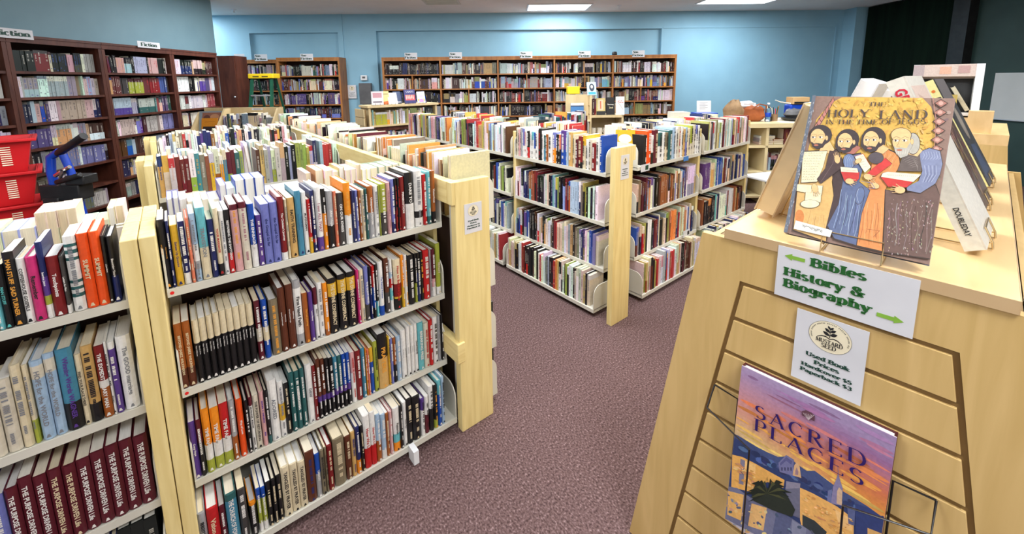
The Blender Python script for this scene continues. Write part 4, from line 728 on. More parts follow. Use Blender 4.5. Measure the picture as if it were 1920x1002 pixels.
# ================================================================ signs
def sheet(name, X, w_, h, label, cat='sign', th=.0012, mat='paper', group=None):
    m = MB(); m.box(-w_/2,w_/2,-h/2,h/2,-th,0); o = m.build(name, M[mat], mw=X); return tag(o, label, cat, group)
def UPX(face): # text plane standing upright; face angle 0: facing -y, text runs along +x
    return Matrix.Rotation(face, 4, 'Z') @ Matrix(((1,0,0,0),(0,0,-1,0),(0,1,0,0),(0,0,0,1)))
def price_sheet(X, w_, h, label, detail=True, curl=0):
    o = sheet('price_sign', X, w_, h, label, 'sign')
    s = w_/.129
    m = MB(); R_ = .036*s; cy = h*.25
    el = [(math.cos(2*PI*k/40)*R_*1.08, math.sin(2*PI*k/40)*R_+cy, .0004) for k in range(40)]
    m.poly(el); disc = m.build('logo_disc', M['cream'], o)
    m = MB()
    for (ra,rb_) in ((1.0,.988),):
        for k in range(48):
            a0,a1 = 2*PI*k/48, 2*PI*(k+1)/48
            if ra < .9 and (250 < (k+.5)*7.5 < 290): pass
            m.poly([(math.cos(a0)*R_*1.08*rb_,math.sin(a0)*R_*rb_+cy,.0008),(math.cos(a0)*R_*1.08*ra,math.sin(a0)*R_*ra+cy,.0008),(math.cos(a1)*R_*1.08*ra,math.sin(a1)*R_*ra+cy,.0008),(math.cos(a1)*R_*1.08*rb_,math.sin(a1)*R_*rb_+cy,.0008)])
    # small unreadable lettering round the rim
    for k in range(44):
        a = math.radians(200-k*5.0)
        if k%7 == 5: continue
        r = R_*.875; c,s_ = math.cos(a),math.sin(a); q = .0011*s*R_/.036
        m.poly([(c*(r-q)*1.08-s_*q*.6,s_*(r-q)+c*q*.6+cy,.0009),(c*(r-q)*1.08+s_*q*.6,s_*(r-q)-c*q*.6+cy,.0009),(c*(r+q)*1.08+s_*q*.5,s_*(r+q)-c*q*.5+cy,.0009),(c*(r+q)*1.08-s_*q*.5,s_*(r+q)+c*q*.5+cy,.0009)])
    def leaf(x,y,a,l):
        pts = []
        for k in range(9): tt = k/8; pts.append((tt*l, math.sin(PI*tt)*l*.24))
        for k in range(8,-1,-1): tt = k/8; pts.append((tt*l, -math.sin(PI*tt)*l*.24))
        c,s_ = math.cos(a),math.sin(a); m.poly([(x+px*c-py*s_, y+px*s_+py*c, .0009) for px,py in pts])
    y0 = cy+R_*.0
    for (dx,dy,a,l) in ((0,.08,150,.42),(0,.12,30,.42),(0,.30,140,.36),(0,.34,38,.36),(0,.50,120,.26),(0,.50,55,.26)): leaf(dx*R_, y0+dy*R_, math.radians(a), l*R_)
    m.poly([(-.0007*s,y0-.04*R_,.0009),(.0007*s,y0-.04*R_,.0009),(.0005*s,y0+.56*R_,.0009),(-.0005*s,y0+.56*R_,.0009)])
    for sg in (1,-1):
        pts = [(0,y0-.08*R_),(sg*.18*R_,y0+.02*R_),(sg*.40*R_,y0-.01*R_),(sg*.62*R_,y0-.16*R_),(sg*.62*R_,y0-.21*R_),(sg*.38*R_,y0-.07*R_),(sg*.18*R_,y0-.05*R_),(0,y0-.14*R_)]
        if sg < 0: pts = pts[::-1]
        m.poly([(a,b_,.0009) for a,b_ in pts])
    m.build('logo_drawing', M['ink_black'], disc)
    m = MB(); lettering(m,'MUSTARD',R_*.25,.17,.06,.06,.06,fit=R_*1.36,anchor=.5,X=Matrix.Translation((0,cy-R_*.46,0)),z=.0006)
    lettering(m,'SEED',R_*.25,.17,.06,.06,.06,fit=R_*.74,anchor=.5,X=Matrix.Translation((0,cy-R_*.76,0)),z=.0006); m.build('logo_lettering', M['ink_black'], disc)
    m = MB()
    for txt,y,f,hh in (('Used Book',-.080,.62,.0078),('Prices',-.165,.36,.0078),('Hardcover $5',-.245,.72,.0070),('Paperback $3',-.325,.74,.0070)):
        lettering(m,txt,hh*s*1.15,.26,.11,.08,.12,fit=w_*f,anchor=.5,X=Matrix.Translation((0,h*y-.004*s,0)),z=.0004)
    m.build('price_lettering', M['ink_deep'], o)
    return o
price_sheet(Matrix.Translation((.9385,1.4075,.965)) @ UPX(0), .087,.128, 'white price sheet with round seed logo on the left centre pine panel')
price_sheet(Matrix.Translation((2.092,1.4865,1.005)) @ UPX(0), .082,.15, 'white price sheet with round seed logo on the middle pine panel')
def two_line(X, w_, h, lines, label, group, pat=None):
    o = sheet('section_sign', X, w_, h, label, 'sign', group=group, th=.003)
    m = MB(); n = len(lines)
    for i,(txt,f) in enumerate(lines): lettering(m, txt, h*(.30 if n > 1 else .52), .26,.12,.06,.12, fit=w_*f, anchor=.5 if n == 1 else .5, X=Matrix.Translation(((-w_*(1-f)/2*.8) if n > 1 else 0, h*(.12 if i == 0 else -.36) if n > 1 else -h*.24, 0)), z=.0006, dz=.001)
    m.build('sign_lettering', M['ink_deep'], o); return o
sg = [(-1.80,'leftmost on the long bookcase'),(-.94,'second from left on the long bookcase'),(.42,'in the middle of the long bookcase'),(1.55,'second from right on the long bookcase'),(2.60,'rightmost on the long bookcase'),(-3.79,'on the single bookcase right of the alcove'),(-4.66,'on the dim alcove bookcase')]
for u,l in sg:
    p = RM(u,8.285,2.005); two_line(Matrix.Translation(p) @ UPX(ROOM), .24,.125, [('Non-',.48),('Fiction',.88)], 'white Non-Fiction sign %s'%l, 'section signs on the far bookcases')
p = RM(-5.1,8.34,2.02); sheet('section_sign', Matrix.Translation(p) @ UPX(ROOM), .2,.12, 'blank white card on top of the alcove bookcase')
p = RM(-4.375,3.92,1.99); two_line(Matrix.Translation(p) @ UPX(ROOM+PI/2), .34,.085, [('Fiction',.86)], 'white Fiction sign on the leftmost dark bookcase', 'signs on the dark bookcases')
p = RM(-4.375,5.38,2.005); two_line(Matrix.Translation(p) @ UPX(ROOM+PI/2), .33,.075, [('Fiction',.72)], 'crinkled white Fiction sign on the dark bookcases by the wall corner', 'signs on the dark bookcases')
# ================================================================ slatwall gondola in the foreground
GA = math.radians(1.96); GO = Vector((1.069,.451,0)); GZ = 1.15; GW = .484; GL_LEN = 1.66
GF = Matrix.Translation(GO) @ Matrix.Rotation(GA, 4, 'Z')     # local x = along the gondola (away), local y = to the left, front face at x = 0
bc = -.2335; s0 = .1397; ds = .1004; w0 = .160; kk = .165; wo = .288
gon = empty('display_gondola'); gon.matrix_world = GF; tag(gon, 'tall maple laminate slatwall display stand in the right foreground', 'display stand')
m = MB(); m.box(0,GL_LEN,-GW,0,GZ-.026,GZ); m.build('top_slab', M['maple_top'], gon, bevel=.0015)
m = MB(); m.box(-.0012,0,-GW,0,GZ-.0255,GZ-.0005); m.box(0,GL_LEN,-GW-.0012,-GW,GZ-.0255,GZ-.0005); m.box(0,GL_LEN,0,.0012,GZ-.0255,GZ-.0005); m.build('edge_band', M['maple_edge'], gon)
def gz(s): return GZ-s
def end_panel(xa, xb, face):
    # trapezoid end panel with a slatted field cut into it
    def hw(s): return wo+kk*s
    def hi(s): return w0+.0105+kk*s
    sT, sB = .027, 1.145; iT, iB = s0-.011, 1.06
    m = MB(); x0, x1 = xa, xb
    def quad(pts): # pts in (y,s) outline
        m.prism([(bc+y, gz(s)) for y,s in pts], x0, x1, 'x')
    r = .012
    quad([(-hw(sT),sT),(-hw(iT),iT),(hw(iT),iT),(hw(sT),sT)])
    quad([(-hw(iB),iB),(-hw(sB),sB),(hw(sB),sB),(hw(iB),iB)])
    quad([(hi(iT),iT),(hi(iB),iB),(hw(iB),iB),(hw(iT),iT)][::-1][::-1])
    quad([(-hw(iT),iT),(-hw(iB),iB),(-hi(iB),iB),(-hi(iT),iT)])
    m.build('end_panel', M['maple'], gon)
    m = MB(); xg = (x0+.006, x1-.001) if face < 0 else (x0+.001, x1-.006)
    m.prism([(bc-hi(iT)-.001,gz(iT)+.001),(bc-hi(iB)-.001,gz(iB)-.001),(bc+hi(iB)+.001,gz(iB)-.001),(bc+hi(iT)+.001,gz(iT)+.001)], xg[0], xg[1], 'x'); m.build('groove_backing', M['groove'], gon)
    for i in range(9):
        a = s0+ds*i; b_ = a+ds-.0115
        xs = (x0-.0005, x0+.008) if face < 0 else (x1-.008, x1+.0005)
        m = MB(); m.prism([(bc-w0-kk*a,gz(a)),(bc-w0-kk*b_,gz(b_)),(bc+w0+kk*b_,gz(b_)),(bc+w0+kk*a,gz(a))], xs[0], xs[1], 'x'); m.build('slat', M['maple'], gon, bevel=.0012)
end_panel(.004,.026,-1); end_panel(GL_LEN-.026,GL_LEN-.004,1)
for sgn in (1,-1):
    for i in range(11):
        a = .03+ds*i; b_ = a+ds-.009; 
        def yy(s): return bc+sgn*(wo-.020+kk*s)
        m = MB(); q = [(yy(a),gz(a)),(yy(b_),gz(b_)),(yy(b_)-sgn*.016,gz(b_)),(yy(a)-sgn*.016,gz(a))]
        m.prism(q if sgn < 0 else q[::-1], .027, GL_LEN-.027, 'x'); m.build('side_slat', M['maple'], gon)
    m = MB(); q = [(yy(.03)-sgn*.014,gz(.03)),(yy(1.12)-sgn*.014,gz(1.12)),(yy(1.12)-sgn*.024,gz(1.12)),(yy(.03)-sgn*.024,gz(.03))]
    m.prism(q if sgn < 0 else q[::-1], .028, GL_LEN-.028, 'x'); m.build('groove_backing', M['groove'], gon)
m = MB(); m.box(.03,GL_LEN-.03,bc-.40,bc+.40,0,.04); m.build('plinth', M['groove'], gon)
# lettered signs on the end panel; text plane: right = -y local, up = z, normal = -x local
def GX(y, z, x=-.001): return GF @ Matrix.Translation((x,y,z)) @ Matrix(((0,0,-1,0),(-1,0,0,0),(0,1,0,0),(0,0,0,1)))
sg = sheet('direction_sign', GX(-.2415,1.0815,-.0025), .2405,.122, 'white Bibles, History & Biography sign with green arrows on the gondola end')
def arrow(m, x0, x1, y, hw, hh, hl):
    s = 1 if x1 > x0 else -1; xs = x1-s*hl
    pts = [(x0,y-hw),(xs,y-hw),(xs,y-hh),(x1,y),(xs,y+hh),(xs,y+hw),(x0,y+hw)]
    if s < 0: pts = pts[::-1]
    m.poly([(a,b_,.0008) for a,b_ in pts])
for q in ((-.066,-.106,.040),(.064,.1055,-.032)): m = MB(); arrow(m,*q,.0042,.0082,.015); m.build('arrow', M['ink_lime'], sg)
m = MB()
for t_,x,y,f in (('Bibles',-.0555,.0315,.098),('History &',-.1045,-.0060,.148),('Biography',-.1035,-.0340,.160)):
    lettering(m, t_, .0192, .28,.12,.065,.13, track=.05, fit=f, X=Matrix.Translation((x,y,0)), z=.0005)
m.build('sign_lettering', M['ink_green'], sg)
price_sheet(GX(-.2345,.919,-.0022), .1285,.172, 'white price sheet with round seed logo below the direction sign')
# ---------------------------------------------------------------- displayed books
def art_book(name, X, w_, h, t, label, cover, edge=(.8,.78,.72), group='books displayed face out', spinecol=None, hard=True):
    """X: local x across the front cover, y up, z out of the cover; origin bottom left of the cover"""
    b = .003 if hard else .001
    m = MB(); sc_ = spinecol or cover
    m.box(0,w_,0,h,-b,0,cover); m.box(0,w_,0,h,-t,-t+b,sc_); m.box(0,.004,0,h,-t+b,-b,sc_)
    o = m.build('book', M['cover'], mw=X)
    m = MB(); m.box(.0042,w_-.005,.004 if hard else .0004,h-(.004 if hard else .0004),-t+b,-b,edge); pb = m.build('page_block', M['page'], o)
    return tag(o, label, 'book', group)
def gface(x, y, z, head, lean):
    """matrix for a cover: base point in gondola frame, heading of the cover's width axis (world deg), leaning back by lean"""
    p = GF @ Vector((x,y,z)); return face_at(p, head, lean)
def face_at(p, head, lean):
    a = math.radians(head); l = math.radians(lean)
    wv = Vector((math.cos(a),math.sin(a),0)); nb = Vector((-math.sin(a),math.cos(a),0))
    up = math.cos(l)*Vector((0,0,1))+math.sin(l)*nb; out = wv.cross(up)
    return Matrix(((wv.x,up.x,out.x,p[0]),(wv.y,up.y,out.y,p[1]),(wv.z,up.z,out.z,p[2]),(0,0,0,1)))
# wire easel: lip in front, legs and back loop
def easel(X, w_, t, label, mat='brass', back=.10, lip=.018, r=.0013, group='wire book easels', drop=.02, backh=.16, loop=True):
    m = MB(); x0, x1 = w_*.30, w_*.72
    # X: cover frame; ground is at -drop along world z
    U = X.to_3x3(); inv = X.inverted()
    def g(p): # put a cover-frame point down on the ground
        q = X @ Vector(p); return q
    zg = (X @ Vector((0,0,0))).z-drop
    def dn(p, z): q = X @ Vector(p); q.z = z; return q
    f0, f1 = X @ Vector((x0,lip,.004)), X @ Vector((x1,lip,.004)); b0, b1 = X @ Vector((x0,-.003,.004)), X @ Vector((x1,-.003,.004))
    g0, g1 = dn((x0,-.003,.006), zg+r), dn((x1,-.003,.006), zg+r)
    m.tube([g0,b0,f0,f1,b1,g1], r, 8)
    t0, t1 = X @ Vector((x0,-.004,-t-.004)), X @ Vector((x1,-.004,-t-.004))
    k0, k1 = X @ Vector((x0,backh,-t-.003)), X @ Vector((x1,backh,-t-.003))
    m.tube([b0,t0,k0,k1,t1,b1], r, 8)
    h0, h1 = dn((x0,.0,-t-back), zg+r), dn((x1,.0,-t-back), zg+r)
    m.tube([k0,h0,h1,k1], r, 8); m.tube([g0,h0], r, 8); m.tube([g1,h1], r, 8)
    return tag(m.build('wire_easel', M[mat]), label, 'easel', group)
class Art:
    """flat printed picture: overlapping colour shapes, each a hair above the last"""
    def __init__(s): s.m = MB(); s.z = .0003
    def p(s, pts, col): 
        a = sum(pts[i][0]*pts[(i+1)%len(pts)][1]-pts[(i+1)%len(pts)][0]*pts[i][1] for i in range(len(pts)))
        if a < 0: pts = pts[::-1]
        s.m.poly([(x,y,s.z) for x,y in pts], col); s.z += .000006; return s
    def e(s, cx, cy, rx, ry, col, a0=0, a1=360, n=22, rot=0):
        c, q = math.cos(math.radians(rot)), math.sin(math.radians(rot))
        pts = []
        for i in range(n+(0 if a1-a0 == 360 else 1)):
            a = math.radians(a0+(a1-a0)*i/n); x, y = rx*math.cos(a), ry*math.sin(a); pts.append((cx+x*c-y*q, cy+x*q+y*c))
        return s.p(pts, col)
    def line(s, pts, w_, col):
        for a, b_ in zip(pts, pts[1:]):
            dx, dy = b_[0]-a[0], b_[1]-a[1]; L = math.hypot(dx,dy) or 1; nx, ny = -dy/L*w_/2, dx/L*w_/2
            s.m.poly([(a[0]-nx,a[1]-ny,s.z),(b_[0]-nx,b_[1]-ny,s.z),(b_[0]+nx,b_[1]+ny,s.z),(a[0]+nx,a[1]+ny,s.z)], col)
        s.z += .000004; return s
# ---- the large picture book on the slab
HW, HH = .24, .341
XH = face_at((1.0726,.3218,1.175), -86.4, 25.1)
hb = art_book('book', XH, HW, HH, .024, 'large Holy Land picture book with four robed figures, leaning on a wire easel', (.42,.27,.21), spinecol=(.10,.12,.17), edge=(.62,.50,.33))
A_ = Art(); U = HW/24; SK = (.76,.49,.23); OL = (.06,.04,.032); HR = (.055,.042,.045); GREY = (.45,.42,.36)
def P_(x, y):       # position on the cover of a point measured on the picture (crop grid 3.036 px per px)
    a, b_ = pix_on(XH, 1470+x/3.036, 170+y/3.036); return (min(max(a,.0005),HW-.0005), min(max(b_,.0005),HH-.0005))
def G(pts, col, out=True, k=.97):
    if out: A_.p([P_(*q) for q in pts], OL); cx = sum(q[0] for q in pts)/len(pts); cy = sum(q[1] for q in pts)/len(pts); pts = [(cx+(x-cx)*k, cy+(y-cy)*k) for x,y in pts]
    A_.p([P_(*q) for q in pts], col)
def EL(cx, cy, rx, ry, col, out=False, a0=0, a1=360, rot=0, n=22):
    def pts(f):
        c, q = math.cos(math.radians(rot)), math.sin(math.radians(rot)); L = []
        for i in range(n+(0 if a1-a0 == 360 else 1)):
            a = math.radians(a0+(a1-a0)*i/n); x, y = rx*f*math.cos(a), -ry*f*math.sin(a); L.append(P_(cx+x*c-y*q, cy+x*q+y*c))
        return L
    if out: A_.p(pts(1), OL); A_.p(pts(.94), col)
    else: A_.p(pts(1), col)
def LN(pts, w_, col): A_.line([P_(*q) for q in pts], w_*.00011, col)
A_.p([(0.0005,.0005),(HW-.0005,.0005),(HW-.0005,HH-.0005),(.0005,HH-.0005)], (.27,.17,.135))
ra = random.Random(3)
for _ in range(150): x, y = ra.uniform(.03,.235), ra.uniform(.01,.33); A_.e(x,y,ra.uniform(.001,.006),ra.uniform(.002,.010),jit(ra.choice([(.33,.21,.17),(.22,.14,.12),(.38,.26,.22)]),.15,ra),n=7,rot=ra.uniform(0,180))
arch = [(168,225),(185,165),(225,118),(270,70),(330,40),(560,38),(790,44),(838,95),(858,160),(862,250),(852,335),(850,520),(500,600),(120,600),(140,330)]
G(arch, (.66,.40,.085), False)
A_.z += .0001
for _ in range(300):   # mottled gold ground
    x, y = ra.uniform(190,845), ra.uniform(48,330)
    if x < 330-(y-40)*.85 or x > 800+y*.15: continue
    q = ra.uniform(3,15); EL(x,y,q*1.3,q*.5,jit((.54,.32,.07) if ra.random() < .6 else (.70,.46,.13),.12,ra),n=7,rot=ra.uniform(0,180))
for k in range(7):     # ornament bands at the corners
    G([(170+k*16,215-k*24),(186+k*16,180-k*24),(205+k*14,205-k*24),(186+k*14,232-k*24)], (.50,.20,.16), k=.8)
for k in range(6):
    x, y = 893-k*5, 75+k*52; G([(x-40,y),(x,y-24),(x+42,y),(x,y+26)], (.40,.17,.13), k=.82); EL(x,y,16,12,(.55,.33,.27),True)
LN([(850,40),(866,180),(856,330)], 9, (.42,.20,.15)); LN([(838,40),(852,180),(846,330)], 5, OL)
def folds(pts, n, cols, w_=5, amp=4):
    """curved drapery between two edge polylines"""
    (a0,a1),(b0,b1) = pts
    for k in range(n):
        f = (k+.5)/n+ra.uniform(-.25,.25)/n; s = (a0[0]+(b0[0]-a0[0])*f, a0[1]+(b0[1]-a0[1])*f); e = (a1[0]+(b1[0]-a1[0])*f, a1[1]+(b1[1]-a1[1])*f); t0 = ra.uniform(0,.25); t1 = ra.uniform(.7,1); ph = ra.uniform(0,6)
        L = [(s[0]+(e[0]-s[0])*(t0+(t1-t0)*q/9)+amp*math.sin(ph+q*.7), s[1]+(e[1]-s[1])*(t0+(t1-t0)*q/9)) for q in range(10)]; LN(L, ra.uniform(.6,1.3)*w_, jit(cols[k%len(cols)],.2,ra))
# figures
G([(120,345),(250,340),(300,400),(275,520),(285,600),(255,760),(240,870),(50,800),(75,560)], (.68,.42,.15))
folds(((( 90,680),(70,790)),((240,690),(235,850))), 7, [(.30,.14,.05),(.80,.56,.26)]); EL(90,720,26,40,(.62,.22,.06))
G([(560,318),(655,360),(665,430),(625,480),(575,570),(570,700),(558,925),(412,892),(440,700),(480,570),(500,400)], (.70,.27,.09))
folds((((455,640),(425,880)),((565,620),(555,915))), 8, [(.30,.09,.03),(.82,.42,.20),(.24,.07,.03)]); folds((((570,330),(520,420)),((655,370),(610,470))), 7, [(.35,.13,.05),(.85,.48,.26)],6)
LN([(470,790),(545,800),(510,835)], 7, (.25,.08,.04))
G([(260,330),(310,335),(345,440),(340,560),(300,700),(262,800),(238,790),(262,690),(285,600),(275,480)], (.065,.04,.04))
G([(345,372),(440,355),(452,440),(430,520),(492,570),(445,700),(412,890),(285,850),(245,775),(310,650),(335,520)], (.115,.145,.26))
folds((((325,560),(270,820)),((465,590),(415,870))), 11, [(.40,.46,.58),(.03,.035,.07),(.28,.33,.46)],6); EL(372,405,36,44,(.16,.21,.36),True)
for k in range(4): LN([(345+k*9,375),(352+k*12,402),(350+k*14,436)], 4, (.42,.50,.62))
EL(432,600,26,52,(.13,.17,.30),True,rot=12); LN([(425,560),(415,600),(425,640)],5,(.45,.5,.6))
G([(575,565),(700,585),(865,535),(898,600),(835,965),(560,925),(572,700)], (.15,.09,.075))
folds((((590,620),(580,920)),((870,610),(820,950))), 13, [(.27,.18,.155),(.06,.035,.03),(.33,.24,.21)],8,7)
for _ in range(130): EL(ra.uniform(590,850),ra.uniform(620,940),ra.uniform(2,9),ra.uniform(1,4),jit((.40,.31,.27),.25,ra),n=6,rot=ra.uniform(40,120))
G([(672,385),(700,360),(790,360),(785,465),(645,462)], (.13,.10,.09)); 
for k in range(6): LN([(680+k*10,400+k*8),(720+k*8,380+k*10),(760,395+k*12)], 5, (.28,.24,.22))
G([(772,350),(828,328),(890,345),(905,420),(890,480),(862,535),(775,590),(700,575),(695,555),(765,520),(788,460),(776,400)], (.21,.235,.36))
for k in range(7): LN([(792+k*15,352),(800+k*15,372+k*3),(788+k*15,396)], 5, (.42,.45,.58)); LN([(800+k*11,430),(808+k*10,480),(790+k*8,525)], 5, (.10,.11,.2) if k%2 else (.45,.48,.6))
# necks
G([(215,318),(262,290),(290,340),(265,365),(200,350)], SK); G([(405,300),(440,330),(400,365),(330,360)], (.42,.16,.12)); G([(545,300),(600,335),(565,365),(500,345)], SK); G([(740,300),(790,345),(760,380),(700,365)], SK)
def face(cx, cy, s, bald=False, long=False):
    bd = HR if not bald else GREY
    if bald: EL(cx+52*s,cy+12*s,34*s,52*s,GREY,True)
    else:
        EL(cx+14*s,cy-16*s,64*s,58*s,HR,True)
        if long: G([(cx-52*s,cy-30*s),(cx-60*s,cy+30*s),(cx-30*s,cy+62*s),(cx+10*s,cy+20*s),(cx-20*s,cy-50*s)],HR); G([(cx+40*s,cy-40*s),(cx+74*s,cy-5*s),(cx+72*s,cy+25*s),(cx+45*s,cy+15*s)],HR)
    EL(cx-2*s,cy+2*s,46*s,56*s,SK,True)
    if bald: EL(cx-4*s,cy-28*s,50*s,36*s,SK,True); G([(cx-42*s,cy-20*s),(cx+40*s,cy-20*s),(cx+40*s,cy+14*s),(cx-42*s,cy+14*s)],SK,False)
    L = [(cx-40*s,cy+22*s),(cx-34*s,cy+50*s),(cx-8*s,cy+(82 if bald else 66)*s),(cx+26*s,cy+(70 if bald else 56)*s),(cx+50*s,cy+22*s),(cx+46*s,cy-4*s),(cx+34*s,cy+14*s),(cx+22*s,cy+34*s),(cx-2*s,cy+30*s),(cx-24*s,cy+34*s)]
    G(L, bd)
    if bald:
        for k in range(7): LN([(cx-30*s+k*12*s,cy+40*s),(cx-26*s+k*10*s,cy+64*s)],4,(.66,.62,.54))
    EL(cx-12*s,cy+42*s,13*s,5*s,(.48,.16,.10)); LN([(cx-30*s,cy+36*s),(cx-14*s,cy+30*s),(cx+8*s,cy+36*s)],6,bd)
    LN([(cx-8*s,cy-12*s),(cx-18*s,cy+14*s),(cx-26*s,cy+24*s),(cx-10*s,cy+27*s)],4,OL)
    for dx in (-27,14):
        LN([(cx+(dx-17)*s,cy-12*s),(cx+dx*s,cy-22*s),(cx+(dx+20)*s,cy-14*s)],5,OL); EL(cx+dx*s,cy-3*s,13*s,6*s,(.84,.78,.64),True,n=12); EL(cx+(dx-3)*s,cy-3*s,5*s,5.5*s,OL,n=8); LN([(cx+(dx-13)*s,cy-8*s),(cx+(dx+15)*s,cy-6*s)],4,OL)
    EL(cx+48*s,cy+2*s,8*s,15*s,SK,True,n=10)
    LN([(cx-30*s,cy+10*s),(cx-20*s,cy+16*s)],3,(.5,.25,.1)); LN([(cx+14*s,cy+12*s),(cx+30*s,cy+8*s)],3,(.5,.25,.1))
face(197,272,1.0); face(352,296,1.0,long=True); face(500,288,1.05,long=True); face(672,292,1.2,bald=True)
# scroll
G([(108,350),(250,345),(225,440),(190,525),(98,530)], (.80,.70,.46)); G([(75,535),(225,545),(218,600),(72,575)], (.80,.70,.46)); G([(125,580),(215,590),(212,640),(120,630)], (.80,.70,.46)); EL(150,648,56,24,(.80,.72,.48),True)
for k in range(11):
    x = 122-k*1.5
    while x < 222-k*5: q = ra.uniform(5,14); LN([(x,362+k*15),(x+q*.5,358+k*15+ra.uniform(-2,2)),(x+q,362+k*15)], 3.5, OL); x += q+5
G([(262,345),(310,350),(335,395),(336,438),(272,490),(212,535),(188,508),(238,445)], (.075,.045,.045)); LN([(290,360),(280,420),(215,520)],5,(.2,.13,.12))
def hand(cx, cy, a, s=1.0):
    c, q = math.cos(math.radians(a)), math.sin(math.radians(a)); EL(cx,cy,26*s,17*s,SK,True,rot=a,n=14)
    for k in range(4):
        o = (k-1.5)*8*s; x0, y0 = cx+c*14*s-q*o, cy+q*14*s+c*o; l = (44 if k in (1,2) else 37)*s; x1, y1 = cx+c*l-q*o*1.25, cy+q*l+c*o*1.25; LN([(x0,y0),(x1,y1)],10*s,OL); LN([(x0,y0),(x1-c*2,y1-q*2)],7.5*s,SK)
    LN([(cx-q*14*s,cy+c*14*s),(cx+c*20*s-q*26*s,cy+q*20*s+c*26*s)],8*s,SK)
# books and hands
G([(322,460),(432,468),(430,505),(415,520),(345,520)], (.55,.045,.04)); G([(322,438),(420,446),(426,472),(326,466)], (.78,.70,.50)); LN([(335,455),(412,462)],5,(.5,.06,.05))
G([(403,380),(450,362),(497,440),(462,474)], (.80,.72,.52)); LN([(404,380),(452,364),(496,438)],7,(.55,.05,.04)); G([(470,478),(578,386),(617,420),(520,492)], (.58,.05,.045))
for k in range(5): LN([(428+k*5,385+k*14),(455+k*5,378+k*14)],3,OL)
EL(525,388,44,34,(.10,.08,.09),True)
G([(545,492),(735,522),(700,556),(592,552)], (.56,.045,.04)); G([(560,474),(590,466),(785,482),(738,526),(550,496)], (.80,.72,.54)); G([(548,494),(735,524),(702,555),(592,551)], (.56,.045,.04))
x = 590
while x < 750: LN([(x,482+(x-590)*.06),(x+6,486+(x-590)*.06)],4,OL); x += 11
hand(305,395,-100); hand(178,560,75,1.1); hand(375,520,8); hand(480,495,15,1.05); hand(520,545,-160,1.0); hand(660,570,185,1.25); hand(425,405,150,.8)
LN([(440,520),(500,530),(520,560),(470,560)],9,(.2,.2,.3))
A_.p([(.0005,.0005),(.0075,.0005),(.0075,HH-.0005),(.0005,HH-.0005)], (.13,.15,.19))
for _ in range(60): y = ra.uniform(.01,.33); A_.e(ra.uniform(.001,.0085),y,ra.uniform(.0004,.0012),ra.uniform(.001,.004),(.36,.36,.38),n=6)
G([(70,742),(278,800),(264,838),(58,790)], (.80,.77,.70), False)
for k in range(16): LN([(108+k*7,764+k*2),(112+k*7,778+k*2+ra.uniform(-9,9)),(116+k*7,768+k*2)], 5, (.05,.05,.05))
A_.m.build('cover_picture', M['print'], hb)
m = MB(); TI = (.075,.055,.05)
def TL(px, py, px2, text, h_, th=.16):
    a, b_ = P_(px,py); a2, b2 = P_(px2,py); lettering(m,text,h_,th,.04,.075,.04,.05,fit=(a2-a),X=Matrix.Translation((a,b_,0)) @ Matrix.Rotation(math.atan2(b2-b_,a2-a),4,'Z'),z=.0042,dz=.0002,col=TI)
TL(482,93,580,'THE',.0095); TL(245,155,492,'HOLY',.0185); TL(540,165,822,'LAND',.0195); TL(238,195,812,'IN THE TIME OF JESUS',.0105); m.build('cover_lettering', M['print'], hb)
easel(XH, HW, .024, 'brass wire easel under the large picture book at the front of the slab', drop=.023, back=.12, lip=.022)
# ---- the sunset picture book hung on the end panel
SW, SH_ = .290, .425
def XG(y, z, x, lean): # cover frame facing the camera side of the gondola end
    l = math.radians(lean); R_ = GF.to_3x3(); wv = R_ @ Vector((0,-1,0)); nb = R_ @ Vector((1,0,0)); up = math.cos(l)*Vector((0,0,1))+math.sin(l)*nb; o_ = wv.cross(up); p = GF @ Vector((x,y,z))
    return Matrix(((wv.x,up.x,o_.x,p.x),(wv.y,up.y,o_.y,p.y),(wv.z,up.z,o_.z,p.z),(0,0,0,1)))
XS = XG(-.0715,.392,-.058,4.5)
sb = art_book('book', XS, SW, SH_, .022, 'large Sacred Places picture book with sunset cover hanging on the gondola', (.62,.56,.62), edge=(.82,.82,.84), spinecol=(.10,.02,.02))
A_ = Art(); Wc, Hc = SW, SH_
def Q_(x, y):
    a, b_ = pix_on(XS, 1360+x/2.6235, 620+y/2.6235); return (min(max(a,.0005),Wc-.0005), min(max(b_,.0005),Hc-.0005))
sky = [(0,(.34,.24,.42)),(.06,(.30,.14,.30)),(.12,(.46,.17,.22)),(.20,(.62,.17,.08)),(.28,(.72,.27,.06)),(.36,(.76,.44,.10)),(.44,(.78,.56,.17)),(.70,(.74,.52,.24))]
def lerp(st, t):
    for (a,ca),(b_,cb) in zip(st, st[1:]):
        if t <= b_: q = (t-a)/(b_-a); return tuple(ca[i]+(cb[i]-ca[i])*q for i in range(3))
    return st[-1][1]
NX, NY = 12, 34
for j in range(NY):     # printed evening sky: violet left, orange right
    for i in range(NX):
        t0 = .68*j/NY; c = lerp(sky, max(0,min(.7,t0*.9+.10*(.3-i/NX)))); v_ = (.5,.42,.62); q = max(0,.45-.55*i/NX)*(1-j/NY*.8); c = tuple(c[k]*(1-q)+v_[k]*q for k in range(3))
        A_.m.poly([(i/NX*Wc,Hc-(j+1)/NY*.68*Hc,.0003),((i+1)/NX*Wc,Hc-(j+1)/NY*.68*Hc,.0003),((i+1)/NX*Wc,Hc-j/NY*.68*Hc,.0003),(i/NX*Wc,Hc-j/NY*.68*Hc,.0003)], c)
A_.z = .00031
